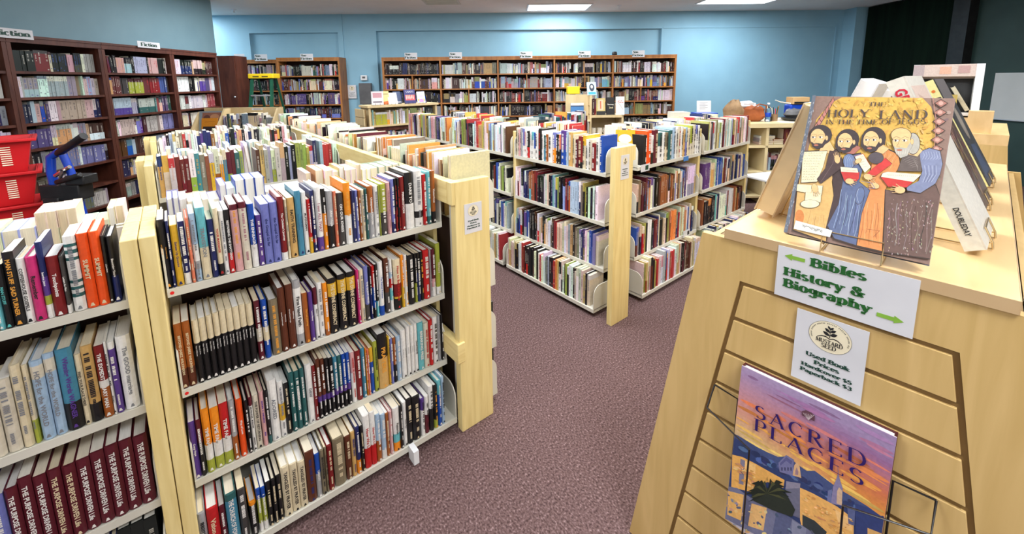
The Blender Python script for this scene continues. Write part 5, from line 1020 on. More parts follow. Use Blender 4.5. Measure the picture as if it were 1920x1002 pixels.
for _ in range(70): 
    x, y = ra.uniform(.05,.95), ra.uniform(.03,.6); c = lerp(sky, min(.7,y*1.0)); d_ = ra.choice([.82,1.18,1.3]); rx = ra.uniform(.04,.16); rx = min(rx, x, 1-x)
    A_.e(x*Wc,Hc-y*Hc,rx*Wc,ra.uniform(.004,.012)*Hc,tuple(min(.95,k*d_) for k in c),n=12,rot=ra.uniform(-6,2))
def S(pts, col): A_.p([Q_(*q) for q in pts], col)
def SE(x, y, rx, ry, col, n=8, rot=0):
    c, q = math.cos(math.radians(rot)), math.sin(math.radians(rot)); A_.p([Q_(x+rx*math.cos(2*PI*i/n)*c-ry*math.sin(2*PI*i/n)*q, y+rx*math.cos(2*PI*i/n)*q+ry*math.sin(2*PI*i/n)*c) for i in range(n)], col)
BOT = [(900,1200),(-100,1200)]
S([(30,500),(60,515),(110,545),(160,575),(210,600),(260,622),(310,618),(350,655),(400,690),(440,690),(500,735),(560,780),(620,815),(700,865),(800,935)]+BOT, (.06,.085,.21))
S([(30,520),(80,545),(130,585),(200,640),(290,700),(370,740),(450,790),(540,850),(620,880),(700,900),(800,960)]+BOT, (.03,.05,.15))
for _ in range(60): x = ra.uniform(60,780); SE(x, 560+(x-60)*.52+ra.uniform(-10,30), ra.uniform(8,30), ra.uniform(5,14), jit((.025,.04,.12) if ra.random() < .6 else (.09,.14,.32),.2,ra), rot=30)
S([(262,650),(300,612),(338,635),(335,715),(268,695)], (.17,.17,.33)); S([(268,655),(300,622),(330,642),(325,660),(300,640),(272,665)], (.10,.10,.24)); 
for k in range(4): S([(275+k*15,672),(283+k*15,674),(283+k*15,690),(275+k*15,688)], (.06,.06,.14))
S([(335,690),(340,662),(352,648),(366,668),(374,725),(332,712)], (.68,.42,.22)); S([(345,690),(352,672),(360,695),(358,712),(344,708)], (.32,.20,.24))
S([(520,850),(530,770),(545,735),(556,700),(566,740),(578,775),(574,862)], (.24,.21,.36)); S([(548,850),(550,790),(560,770),(576,790),(574,860)], (.62,.42,.28)); S([(555,700),(552,660),(559,700)], (.2,.16,.3)); S([(500,860),(505,790),(525,780),(522,858)], (.15,.17,.34))
S([(35,610),(85,622),(150,655),(220,695),(292,735),(286,775),(210,745),(150,760),(150,800),(30,770)], (.80,.42,.11)); S([(76,630),(98,640),(90,760),(66,752)], (.22,.20,.28)); S([(98,640),(150,660),(148,700),(96,680)], (.88,.54,.20))
S([(296,770),(368,755),(372,925),(296,895)], (.15,.15,.22)); S([(300,740),(370,752),(368,775),(298,778)], (.26,.24,.32))
S([(368,772),(430,800),(550,865),(632,925),(632,1300),(440,1300),(368,930)], (.82,.44,.13)); S([(380,905),(440,935),(500,990),(480,1040),(380,960)], (.035,.045,.05)); S([(540,880),(620,925),(625,990),(560,960)], (.88,.54,.22))
S([(640,850),(700,870),(800,935),(800,1300),(640,1300)], (.035,.055,.18)); S([(700,970),(790,1010),(790,1060),(700,1030)], (.70,.40,.14)); S([(600,860),(640,870),(636,960),(606,950)], (.10,.12,.26))
S([(0,755),(60,775),(110,812),(190,855),(330,925),(440,1000),(520,1200),(-60,1200)], (.17,.175,.28)); S([(10,785),(92,808),(78,935),(10,905)], (.80,.45,.14)); S([(130,850),(205,872),(188,985),(112,960)], (.78,.46,.18)); S([(92,808),(130,850),(112,960),(78,935)], (.12,.12,.20)); S([(255,880),(330,925),(300,1050),(230,1010)], (.10,.115,.22)); S([(330,930),(400,975),(380,1100),(320,1060)], (.24,.25,.36))
for _ in range(150):
    x, y = ra.uniform(10,440), ra.uniform(790,1180)
    if y > 770+x*.5: SE(x,y,ra.uniform(3,14),ra.uniform(3,8),jit(ra.choice([(.09,.10,.18),(.27,.28,.40),(.55,.36,.2),(.84,.54,.24)]) if x < 210 else ra.choice([(.08,.09,.17),(.26,.27,.38)]),.2,ra),n=6,rot=ra.uniform(0,60))
for _ in range(120):
    x = ra.choice([ra.uniform(45,145),ra.uniform(385,625)]); y = (640+(x-45)*.5+ra.uniform(5,95)) if x < 200 else (785+(x-385)*.58+ra.uniform(5,120)); SE(x,y,ra.uniform(4,16),ra.uniform(2,5),jit(ra.choice([(.66,.31,.08),(.90,.56,.22),(.58,.28,.12)]),.12,ra),n=6,rot=28)
S([(130,800),(150,755),(300,800),(345,880),(330,915),(230,880),(140,835)], (.022,.030,.022))
for k in range(17):    # palm
    a = math.radians(-15+k*13.5); cx, cy = 212, 800; r_ = 92+14*(k%3); c_ = (.015,.022,.015) if k%3 else (.07,.075,.03)
    S([(cx-4,cy),(cx+math.cos(a)*r_*.55,cy-math.sin(a)*r_*.62-9),(cx+math.cos(a)*r_,cy-math.sin(a)*r_*.72+14),(cx+math.cos(a)*r_*.55,cy-math.sin(a)*r_*.5+7)], c_)
S([(378,395),(398,390),(425,402),(442,418),(440,445),(378,415)], (.12,.05,.07))
for k in range(7): LN_ = A_.line([Q_(410,438),Q_(384+k*9,402+k*2)], .0010, (.5,.4,.42))
A_.m.build('cover_picture', M['print'], sb)
PURP = (.025,.010,.12)
m = MB()
for txt,(xa,ya),(xb,yb_),hh in (('SACRED',(148,418),(690,672),.0305),('PLACES',(142,482),(680,762),.0305)):
    a, b_ = Q_(xa,ya); a2, b2 = Q_(xb,yb_); lettering(m,txt,hh,.15,.04,.08,.035,.17,fit=math.hypot(a2-a,b2-b_)+.008,X=Matrix.Translation((a,b_,0)) @ Matrix.Rotation(math.atan2(b2-b_,a2-a),4,'Z'),z=.0054,dz=.0003,col=PURP)
m.build('cover_lettering', M['print'], sb)
def gp(y, z, x): return GF @ Vector((x,y,z))
r = .0022
for ya, yb_, yc, sd in ((-.0024,-.1225,-.1165,'left'),(-.4269,-.3014,-.3055,'right')):
    m = MB()
    z1, z2 = .665,.655
    m.tube([gp(ya,z1+.045,-.004),gp(ya,z1+.0,-.045),gp(yb_,z2,-.088),gp(yc,.372,-.066),gp(yc,.372,-.02)], r, 8)
    m.tube([gp(ya,z1+.045,-.004),gp((ya+yb_)/2,z1+.040,-.006),gp((ya+yc)/2,.50,-.004)], r, 8)
    tag(m.build('wire_bracket', M['wire_black']), 'black wire bracket at the %s side of the sunset picture book'%sd, 'bracket', 'wire brackets on the slats')
# ---- books leaning on easels along the slab
def gb(x, y, z, sgn, lean, w_, h, t, label, cover, spine=None, edge=(.80,.68,.48), hard=True, turn=-2):
    # sgn -1: faces right (-y), +1: faces left; x = near edge
    head = math.degrees(GA)+turn if sgn < 0 else math.degrees(GA)+180
    X = gface(x if sgn < 0 else x+w_, y, z, head, lean); return art_book('book', X, w_, h, t, label, cover, edge, 'books on easels along the gondola slab', spine, hard), X
def on_spine(o, X, w_, h, t): # text plane on the left edge (spine) of a cover frame: runs downwards
    return Matrix(((0,0,-1,-.0005),(-1,0,0,0),(0,1,0,0),(0,0,0,1)))
b1, X1 = gb(.205,-.441,1.170,-1,24.4,.235,.395,.034,'thick white book with red lettering, leaning at the right edge of the slab',(.70,.66,.58),(.76,.74,.66),edge=(.80,.76,.66))
A_ = Art(); A_.p([(.02,.25),(.215,.25),(.215,.37),(.02,.37)], (.66,.50,.42)).p([(.05,.26),(.12,.26),(.11,.34),(.06,.35)], (.52,.34,.26)).p([(.14,.26),(.20,.26),(.19,.33),(.15,.33)], (.56,.40,.32)); A_.m.build('cover_picture', M['print'], b1)
def spine_letters(o, text, h0, w_, size, ink, t, font='serif', bold=.02):
    m = MB(); X = Matrix(((0,0,-1,-.0012),(0,-1,0,-t/2),(-1,0,0,0),(0,0,0,1)))
    # local axes of the cover frame: x right, y up, z out; the spine is the plane x = 0, text runs down (-y), letter tops towards +z
    X = Matrix(((0,0,-1,-.0012),(-1,0,0,h0),(0,1,0,-t/2),(0,0,0,1)))
    sans(m, text, w_, size, X, ink, bold); m.build('spine_lettering', M['print'], o)
spine_letters(b1, 'GREAT', .335, .07, .022, (.62,.02,.05), .034, bold=.03); spine_letters(b1, 'DOUBLEDAY', .062, .062, .010, (.03,.03,.03), .034)
b2, X2 = gb(.62,-.436,1.168,-1,25,.20,.325,.030,'plastic-wrapped dark brown book leaning between the white and yellow-spined books',(.10,.065,.05),(.17,.13,.11)); 
A_ = Art()
for _ in range(46): x, y = ra.uniform(.02,.18), ra.uniform(.03,.30); A_.e(x,y,ra.uniform(.005,.018),ra.uniform(.008,.026),jit(ra.choice([(.18,.09,.06),(.26,.17,.11),(.10,.04,.04)]),.2,ra),n=9)
A_.m.build('cover_picture', M['print'], b2)
b3, X3 = gb(.965,-.440,1.170,-1,25.5,.24,.385,.036,'dark covered book with a pale yellow spine leaning on the slab',(.045,.045,.05),(.70,.66,.30))
A_ = Art()
A_.p([(0,.30),(.24,.29),(.24,.384),(0,.384)], (.14,.12,.12)).e(.11,.22,.05,.065,(.24,.20,.16)).e(.11,.23,.034,.045,(.30,.26,.21)).p([(.02,.02),(.19,.02),(.17,.13),(.05,.14)], (.05,.07,.13)); A_.m.build('cover_picture', M['print'], b3)
spine_letters(b3, 'Billy', .30, .05, .018, (.42,.20,.05), .032); spine_letters(b3, 'A LIFE IN THE', .17, .11, .008, (.45,.40,.12), .032)
m = MB(); m.e = None
A_ = Art(); A_.e(.0,.0,.005,.005,(.62,.16,.03),n=12); A_.m.build('spine_emblem', M['print'], b3, mw=Matrix(((0,0,-1,-.0010),(-1,0,0,.345),(0,1,0,-.016),(0,0,0,1))))
b4, X4 = gb(.16,-.010,1.170,1,17.5,.21,.31,.050,'thick book leaning left of the large picture book, pages toward the camera',(.70,.54,.34),(.60,.42,.24),edge=(.90,.70,.42))
b5, X5 = gb(.66,.0,1.170,1,20,.21,.375,.050,'white book leaning on the far left side of the slab',(.72,.73,.75),(.70,.70,.72),edge=(.84,.84,.84))
b6, X6 = gb(.96,-.05,1.170,1,18,.19,.33,.030,'pale book with blue detail behind the white book on the slab',(.62,.62,.66),(.12,.06,.05),edge=(.80,.78,.74))
for (X,w_,t,l) in ((X1,.235,.034,'brass wire easel under the white book with red lettering'),(X2,.20,.030,'brass wire easel under the plastic-wrapped brown book'),(X3,.24,.036,'brass wire easel under the yellow-spined book'),(X4,.21,.05,'brass wire easel under the book with pages toward the camera'),(X5,.21,.05,'brass wire easel under the white book at the far left'),(X6,.19,.03,'brass wire easel under the pale book')):
    easel(X, w_, t, l, drop=.018, back=.13 if w_ != .19 else .09, lip=.030, r=.0019, backh=.18)
for k,x in enumerate((1.24,1.40,1.54)):
    X = gface(x,-.41,1.162,math.degrees(GA),24); easel(X,.18,.02,['nearest empty brass easel on the slab','middle empty brass easel on the slab','farthest empty brass easel on the slab'][k],drop=.011,back=.13,lip=.03,r=.0019)
# ---- second display stand behind, with a riser, an open display frame and a tub
G2 = GF @ Matrix.Translation((2.55,0,0))
m = MB(); t = empty('display_stand'); t.matrix_world = G2; tag(t, 'second maple display stand behind the foreground gondola', 'display stand')
m.box(0,.9,-.50,.05,1.13,1.19); m.build('top_slab', M['maple_top'], t)
for xa in (0,.87): m = MB(); m.prism([(-.62,0),(.17,0),(.05,1.13),(-.50,1.13)], xa,xa+.03,'x'); m.build('end_panel', M['maple'], t)
m = MB(); m.prism([(-.60,0),(.15,0),(.04,1.13),(-.49,1.13)], .03,.87,'x'); m.build('side_slat', M['maple'], t)
pr = G2 @ Vector((.02,-.33,1.19)); m = MB(); m.box(0,.30,0,.34,0,.085); m.box(.0,.10,-.10,0,0,.13); tag(m.build('riser_box', M['maple_top'], loc=pr, rz=GA), 'small wooden riser box on the second display stand', 'box')
# open display frame (cardboard box frame with a printed header)
XB = face_at(G2 @ Vector((.10,-.06,1.284)), -84, 8)
m = MB(); t = empty('display_box'); t.matrix_world = XB; tag(t, 'open white-edged display box with a printed header on the second stand', 'display box')
W2, H2 = .31, .315
m = MB(); m.box(0,.03,0,H2,-.12,0); m.box(W2-.035,W2,0,H2,-.12,0); m.box(.03,W2-.035,H2-.075,H2,-.12,-.105); m.box(0,W2,0,.02,-.12,0); m.build('frame', M['white_plastic'], t)
m = MB(); m.box(.03,W2-.035,.02,H2-.075,-.118,-.11); m.build('dark_lining', M['black'], t)
m = MB(); m.box(.0,W2-.035,H2-.075,H2,-.105,-.001,(.62,.50,.44)); m.box(.0,.05,H2-.073,H2-.002,-.001,.0005,(.42,.34,.34)); m.box(.12,.17,H2-.06,H2-.015,-.001,.0005,(.70,.40,.28)); m.box(.20,.25,H2-.055,H2-.01,-.001,.0005,(.48,.30,.28)); m.build('printed_header', M['print'], t)
XB2 = face_at(G2 @ Vector((.05,-.20,1.284)), -84, 10)
art_book('book', XB2, .075,.13,.02,'small gold-covered book inside the open display box',(.42,.30,.06))
XB3 = face_at(G2 @ Vector((.12,-.33,1.32)), 6, 28)
art_book('book', XB3, .12,.16,.02,'small cream book leaning beside the open display box',(.60,.55,.40))
# white tubs on the right, whiteboard
p = G2 @ Vector((.30,-1.05,0)); m = MB()
m.box(-.3,.35,-.45,.35,0,.86); o = m.build('side_table', M['beige'], loc=p, rz=GA); tag(o, 'plain beige side table right of the second stand', 'table')
t = empty('storage_tub', (p.x,p.y,.86), GA, 'white lidded plastic tub behind the gondola at the right edge', 'tub')
m = MB(); m.prism([(-.30,0),(.30,0),(.33,.20),(-.33,.20)], -.22,.22,'y'); m.build('body', M['white_plastic'], t, bevel=.01); m = MB(); m.box(-.35,.35,-.25,.25,.20,.235); m.box(-.30,.30,-.20,.20,.235,.25); m.build('lid', M['white_plastic'], t, bevel=.008)
a, b_ = RM(7.10,6.03), RM(7.10,4.9)
m = MB(); m.box(0,1.15,-.02,0,.90,1.55); o = m.build('whiteboard', M['board'], loc=RM(7.115,4.88), rz=ROOM+PI/2); o.matrix_basis = Matrix.Translation(RM(7.10,6.03)) @ Matrix.Rotation(ROOM-PI/2,4,'Z') @ Matrix.Identity(4)
tag(o, 'pale grey whiteboard on the dark green right wall', 'whiteboard')
m = MB(); m.box(-.006,1.156,-.026,0,.885,.90); m.build('tray', M['alu'], o)
# ================================================================ counter with cubbies, right back
def RF(u, v, z=0): p = RM(u,v,z); return Matrix.Translation(p) @ Matrix.Rotation(ROOM,4,'Z')
t = empty('counter'); t.matrix_world = RF(2.25,4.92); tag(t, 'pale laminate counter with book cubbies at the back right', 'counter')
m = MB(); m.box(-.35,2.6,-.02,.72,.935,.985); m.build('countertop', M['counter'], t)
for x in (0,.86,1.70,2.52): m = MB(); m.box(x,x+.035,0,.62,0,.935); m.build('divider', M['counter'], t)
for z in (.10,.40,.715): m = MB(); m.box(.035,2.52,0,.62,z-.025,z); m.build('shelf', M['counter'], t)
m = MB(); m.box(0,2.5,.62,.64,0,.935); m.build('back_panel', M['counter'], t)
FCt = RF(2.25,4.95)
for (x0,x1) in ((.04,.84),(.91,1.68),(1.75,2.50)):
    for z,pal in ((.40,'DRWIPGMKLT'),(.10,'IGWTKZWI')): fill(FCt @ Matrix.Translation((0,.03,0)), x0+.02, x0+(x1-x0)*.85, z, rb, h=(.18,.24), pal=pal, detail=1, t=(.015,.032))
fill(FCt @ Matrix.Translation((0,.03,0)), 1.13,1.45,.715, rb, h=(.16,.19), pal='DDLGL', detail=1, t=(.02,.05))
rs = random.Random(8)
def book_stack(X, n, label):
    z = 0
    for k in range(n):
        t_ = rs.uniform(.018,.03); Y = X @ Matrix.Translation((rs.uniform(-.012,.012),rs.uniform(-.008,.008),z)) @ Matrix(((0,1,0,0),(0,0,1,0),(1,0,0,0),(0,0,0,1)))
        rest_book(t_-.001, .19, .13, [(jit(PAL[rs.choice('CIWTGQ')][1],.2,rs),1.0)], Y, rs, False, 2, (.80,.72,.56), None); z += t_
for (x,n) in ((.62,3),(.93,4),(1.10,3)): book_stack(FCt @ Matrix.Translation((x-.1,.06,.716)), n, '')
def room_obj(mb, name, mat, u, v, z, label, cat, **k): o = mb.build(name, M[mat] if isinstance(mat,str) else mat, loc=RM(u,v,z), rz=ROOM, **k); return tag(o, label, cat)
CT = .985
# leather bag with cloth
t = empty('handbag', RM(3.00,5.22,CT), ROOM, 'slouchy tan leather bag with cloths stuffed in it on the counter', 'bag')
m = MB()
def blob(m, cx, cy, cz, rx, ry, rz_, seed, n=14, k=9, amp=.16, flat=0):
    q = random.Random(seed); ph = [q.uniform(0,6) for _ in range(6)]; vs = []; fs = []
    for j in range(k+1):
        th = PI*j/k
        for i in range(n):
            a = 2*PI*i/n; d = 1+amp*(math.sin(3*a+ph[0])*math.sin(th*2+ph[1])+.6*math.sin(5*a+ph[2]+th*3)+.4*math.sin(7*th+ph[3]))
            z = math.cos(th)*d; vs.append((cx+rx*math.sin(th)*math.cos(a)*d, cy+ry*math.sin(th)*math.sin(a)*d, max(cz+rz_*z, flat)))
    for j in range(k):
        for i in range(n): fs.append((j*n+i, (j+1)*n+i, (j+1)*n+(i+1)%n, j*n+(i+1)%n))
    m.add(vs, fs, smooth=True)
blob(m,.07,0,.09,.19,.12,.12,4,amp=.12); m.build('bag_body', M['leather'], t)
m = MB(); blob(m,-.13,0,.12,.12,.10,.14,9); m.build('cloth', M['tan'], t)
m = MB(); blob(m,.02,.0,.20,.11,.07,.045,12,amp=.25,flat=.1); m.build('paper_wrap', M['paper'], t)
m = MB(); m.tube([(.02,-.1,.15),(.10,-.13,.22),(.20,-.11,.20),(.24,-.06,.08)],.008,8); m.build('strap', M['leather'], t)
t = empty('water_bottle', RM(3.235,5.12,CT), 0, 'clear plastic water bottle with blue label on the counter', 'bottle')
m = MB(); m.lathe([(0,0),(.03,0),(.032,.01),(.032,.15),(.028,.17),(.012,.20),(.012,.215)],20); m.build('body', M['clear'], t)
m = MB(); m.lathe([(.0325,.06),(.0330,.061),(.0330,.11),(.0325,.111)],20); m.build('label_band', M['blue_metal'], t); m = MB(); m.lathe([(0,.212),(.015,.212),(.015,.232),(0,.233)],14); m.build('cap', M['white_plastic'], t)
t = empty('pen_cup', RM(3.34,5.15,CT), 0, 'wooden pen cup with coloured pens on the counter', 'cup'); m = MB(); m.lathe([(0,0),(.035,0),(.036,.09),(.032,.09),(.031,.01),(0,.01)],18); m.build('cup', M['tan'], t)
for k,(c,a) in enumerate((('red_plastic',.2),('cream',1.5),('ink_black',2.9),('green_metal',4.2),('walnut',5.4))): m = MB(); m.tube([(.012*math.cos(a),.012*math.sin(a),.012),(.04*math.cos(a),.04*math.sin(a),.155+.01*k)],.0045,6); m.build('pen', M[c], t)
m = MB(); m.lathe([(0,0),(.022,0),(.022,.05),(.012,.06),(0,.06)],14); room_obj(m,'ink_bottle','black',3.29,5.16,CT,'small black bottle between the water bottle and the pens','bottle')
m = MB(); m.lathe([(0,0),(.16,0),(.20,.025),(.205,.04),(.19,.042),(.15,.02),(0,.018)],28); room_obj(m,'round_tray','black',3.66,5.15,CT,'round black tray on the counter','tray')
t = empty('desk_organizer', RM(3.65,5.22,CT+.044), ROOM, 'blue pouch in a cardboard box with pliers standing in the black tray', 'box')
m = MB(); m.box(-.11,.13,-.05,.08,0,.16); m.build('pouch', M['blue_metal'], t, bevel=.02); m = MB(); m.box(-.09,.12,-.06,.07,.165,.25); m.build('cardboard_box', M['cardboard'], t, bevel=.003); m = MB(); m.box(-.07,.11,-.063,-.058,.17,.195); m.build('slot', M['black'], t)
m = MB(); m.tube([(-.09,-.02,.17),(-.22,-.03,.19)],.009,8); m.tube([(-.22,-.03,.19),(-.29,-.03,.215)],.006,8); m.build('pliers', M['ceramic'], t)
m = MB(); blob(m,-.06,-.05,.05,.12,.08,.06,17); m.build('plastic_bag', M['grey'], t)
m = MB(); m.box(0,.30,0,.22,0,.006); room_obj(m,'paper_pad','cream',3.30,4.93,CT,'pale yellow paper pad at the counter edge','paper')
m = MB(); m.box(0,.21,0,.28,0,.004); room_obj(m,'paper_sheets','paper',3.40,5.32,CT,'loose white papers on the counter','paper')
X = Matrix.Translation(RM(2.64,5.55,1.145)) @ UPX(ROOM) @ Matrix.Rotation(-.12,4,'X'); o = sheet('notice_card', X, .19,.17, 'white notice card in a clear stand at the back of the counter')
m = MB()
for k in range(6): m.poly([(-.06,.055-k*.016,.0006),(.05-.03*(k%2),.055-k*.016,.0006),(.05-.03*(k%2),.058-k*.016,.0006),(-.06,.058-k*.016,.0006)])
m.build('printed_lines', M['ink_black'], o); m = MB(); m.box(-.10,.10,-.15,-.086,-.004,-.001); m.box(-.10,.10,-.151,-.147,-.04,.03); m.build('stand', M['clear'], o)
t = empty('cardboard_carton', RM(2.16,5.20,CT), ROOM, 'grey and cardboard carton of folders at the left end of the counter', 'carton')
m = MB(); m.box(-.10,.10,-.10,.10,0,.13); m.build('folder_box', M['steel'], t); m = MB(); m.box(.12,.42,-.06,.14,0,.075); m.build('cardboard_box', M['cardboard'], t); m = MB(); m.box(.20,.46,-.07,.10,.076,.115); m.build('blue_book', M['blue_metal'], t)
# grey folding chair seat under the counter
t = empty('chair', RM(2.95,4.45,0), ROOM+.3, 'light grey plastic chair in front of the counter', 'chair'); m = MB(); m.box(-.22,.22,-.22,.22,.42,.45); m.build('seat', M['white_plastic'], t, bevel=.01)
for sx in (-.19,.19):
    for sy in (-.19,.19): m = MB(); m.tube([(sx,sy,.42),(sx*1.1,sy*1.1,0)],.012,8); m.build('leg', M['steel'], t)
# ================================================================ mid-room display unit with face out books
MU = frame(2.14,5.72,0); t = empty('display_bookcase'); t.matrix_world = MU; tag(t, 'beige bookcase in mid room with face-out books on its top', 'bookcase')
W3 = 1.06
m = MB(); m.box(-.02,W3+.02,-.02,.32,1.17,1.20); m.build('top_board', M['beige'], t); 
for x in (0,W3-.03): m = MB(); m.box(x,x+.03,0,.30,0,1.17); m.build('side_panel', M['beige'], t)
m = MB(); m.box(.03,W3-.03,.28,.30,0,1.17); m.build('back_panel', M['beige'], t)
for z in (.92,.62,.32,.08): m = MB(); m.box(.03,W3-.03,.01,.28,z-.025,z); m.build('shelf', M['beige'], t); m = MB(); m.box(.03,W3-.03,.06,.07,z-.09,z-.025); m.build('shelf_apron', M['mahog'], t)
for z,pal in ((.92,'AKRKIWIYCQWFFWI'),(.62,'GMVIKWRGKIB'),(.32,'KIWMG')): fill(MU @ Matrix.Translation((0,.03,0)), .04,W3*.96, z, rb, h=(.17,.22), pal=pal, detail=1, t=(.014,.034))
t = empty('slatwall_end'); t.matrix_world = frame(2.115,5.72,0); tag(t, 'beige slatted end rack on the left side of the mid-room bookcase', 'rack')
m = MB(); m.box(-.04,-.022,-.02,.32,0,1.15); m.build('back_panel', M['groove'], t)
for k in range(10): m = MB(); m.box(-.055,-.035,-.02,.32,1.15-.115*(k+1)+.008,1.15-.115*k); m.build('slat', M['beige'], t)
tp = [(.06,.16,.19,12,-20,(.80,.72,.74),'pink and white book leftmost on the mid-room bookcase'),(.20,.13,.19,12,2,(.66,.50,.20),'yellow book with orange foot second from left on the mid-room bookcase'),
      (.31,.14,.165,14,4,(.84,.82,.76),'cream book with line drawing on the mid-room bookcase'),(.44,.12,.18,16,10,(.07,.09,.16),'slate blue book behind the saints book on the mid-room bookcase'),
      (.56,.17,.205,12,-2,(.03,.03,.14),'dark blue Saints book with red picture on the mid-room bookcase'),(.76,.12,.17,12,-6,(.80,.78,.84),'white book with yellow and violet picture on the mid-room bookcase'),(.90,.10,.18,16,60,(.05,.06,.26),'blue book turned sideways at the right of the mid-room bookcase')]
for k,(x,w_,h,le,hd,c,l) in enumerate(tp):
    p = MU @ Vector((x,.03+(.08 if k == 3 else 0),1.207)); X = face_at(p, hd, le); o = art_book('book', X, w_,h,.02,l,c,group='face-out books on the mid-room bookcase')
    A_ = Art()
    if k == 4:
        A_.p([(.012,.045),(w_-.008,.045),(w_-.008,.125),(.012,.125)], (.62,.08,.09))
        for q in range(5): A_.e(.03+.026*q,.085+.008*(q%2),.010,.028,(.80,.42,.36),n=12).e(.03+.026*q,.118,.007,.008,(.72,.45,.30),n=10)
        m = MB(); lettering(m,'SAINTS',.026,.16,.05,.06,.05,.06,fit=w_*.72,anchor=.5,X=Matrix.Translation((w_/2+.002,h-.046,0)),z=.0008); m.build('cover_lettering', M['paper'], o)
    elif k == 5: A_.p([(.006,.02),(w_-.006,.02),(w_-.006,.06),(.006,.06)], (.80,.60,.05)).e(w_/2,.035,.04,.025,(.45,.25,.55)).e(w_/2,.10,.03,.02,(.52,.42,.62))
    elif k == 1: A_.p([(.0,0),(w_,0),(w_,.05),(0,.035)], (.50,.12,.02)).p([(.01,.145),(w_-.01,.145),(w_-.01,.152),(.01,.152)], (.1,.06,.03))
    elif k == 2:
        for q in range(5): A_.line([(.02+.02*q,.03+.01*(q%2)),(.03+.02*q,.07),(.024+.02*q,.09)],.0025,(.45,.30,.12))
    elif k == 0: A_.p([(.02,.10),(w_-.02,.10),(w_-.02,.17),(.02,.17)], (.60,.30,.34)).p([(.02,.03),(w_-.02,.03),(w_-.02,.05),(.02,.05)], (.2,.16,.2))
    else: A_.p([(.01,.01),(w_-.01,.01),(w_-.01,.03),(.01,.03)], (.4,.4,.45))
    A_.m.build('cover_picture', M['print'], o)
    m = MB(); m.tube([(w_*.3,.02,.006),(w_*.3,-.004,.006),(w_*.3,-.004,-.03),(w_*.7,-.004,-.03),(w_*.7,-.004,.006),(w_*.7,.02,.006)],.002,6); m.build('plate_stand', M['black'], mw=X); tag(bpy.data.objects[-1] if False else COL.objects[-1], 'small black stand under the %s'%l.split(' on ')[0].split(' at ')[0].split(' leftmost')[0].split(' second')[0], 'stand', 'small black book stands')
# room display unit on the right: slatted half with a blue book, open shelf half with face-out books and mugs
MV = RF(.80,5.50); t = empty('display_bookcase'); t.matrix_world = MV; tag(t, 'beige display shelf with black books and mugs before the long bookcase', 'bookcase')
m = MB(); m.box(.30,.325,-.05,.30,0,1.32); m.build('side_panel', M['beige'], t); m = MB(); m.box(.72,.745,-.05,.30,0,1.06); m.build('side_panel', M['beige'], t)
m = MB(); m.box(.0,.30,.05,.075,0,1.33); m.build('slat_panel', M['beige'], t); m = MB(); m.box(0,.30,-.10,.05,.985,1.0); m.build('ledge', M['beige'], t)
for k in range(9): m = MB(); m.box(.296,.302,-.05,.30,.30+k*.11,.308+k*.11); m.build('slot', M['groove'], t)
for z in (1.06,.80,.45): m = MB(); m.box(.325,.745,-.05,.30,z-.03,z); m.build('shelf', M['beige'], t)
m = MB(); m.box(.325,.72,.28,.30,.0,1.03); m.build('back_panel', M['beige'], t)
def rfb(x, y, z, w_, h, hd, le, c, l, grp='face-out books on the right display shelf'): 
    p = MV @ Vector((x,y,z)); return art_book('book', face_at(p, math.degrees(ROOM)+hd, le), w_,h,.02,l,c,group=grp)
o = rfb(.06,-.02,1.002,.17,.22,0,8,(.05,.17,.38),'blue book with white emblem on the slatted display panel'); A_ = Art(); A_.p([(0,.19),(.17,.19),(.17,.22),(0,.22)],(.75,.77,.8)).p([(0,.175),(.17,.175),(.17,.19),(0,.19)],(.02,.03,.08)).e(.095,.075,.018,.024,(.80,.84,.86)); A_.m.build('cover_picture', M['print'], o)
o = rfb(.40,.0,1.062,.12,.22,4,8,(.55,.42,.16),'black-bordered tan book on the right display shelf'); A_ = Art(); A_.p([(0,0),(.12,0),(.12,.05),(0,.05)],(.02,.02,.02)).p([(.02,.06),(.09,.06),(.09,.20),(.02,.20)],(.60,.52,.36)).p([(.05,.08),(.065,.08),(.065,.18),(.05,.18)],(.55,.12,.06)); A_.m.build('cover_picture', M['print'], o)
o = rfb(.53,.0,1.062,.11,.23,0,8,(.015,.013,.013),'black book with pale script on the right display shelf'); m = MB(); sans(m,'Guernsey',.085,.024,Matrix.Translation((.055,.135,.001)),(.78,.74,.64)); sans(m,'2nd',.05,.022,Matrix.Translation((.06,.095,.001)),(.75,.66,.36)); m.build('cover_lettering', M['print'], o)
o = rfb(.65,-.02,1.062,.11,.24,-4,8,(.80,.76,.68),'white book with red flower drawing on the right display shelf'); A_ = Art()
for q in range(7): A_.e(.03+.01*q,.17+.012*math.sin(q*2),.009,.006,(.50,.12,.14),n=8)
A_.line([(.03,.16),(.06,.12),(.09,.07)],.004,(.15,.12,.08)); A_.m.build('cover_picture', M['print'], o)
o = rfb(.27,-.06,1.325,.12,.17,10,14,(.50,.66,.78),'light blue book with dark figure on top of the display shelf'); A_ = Art(); A_.e(.06,.10,.035,.05,(.04,.05,.08)).e(.06,.11,.017,.024,(.6,.55,.5)).p([(.01,.01),(.11,.01),(.11,.04),(.01,.04)],(.05,.38,.66)); A_.m.build('cover_picture', M['print'], o)
m = MB(); m.box(-.07,.09,-.02,.12,0,.10); p = MV @ Vector((.10,.10,1.335)); o = m.build('yellow_box', M['yellow_plastic'], loc=p, rz=ROOM, bevel=.008); tag(o, 'bright yellow box on top of the slatted display panel', 'box')
m = MB(); m.box(-.06,.06,-.02,.10,0,.085); p = MV @ Vector((.26,.22,1.335)); 
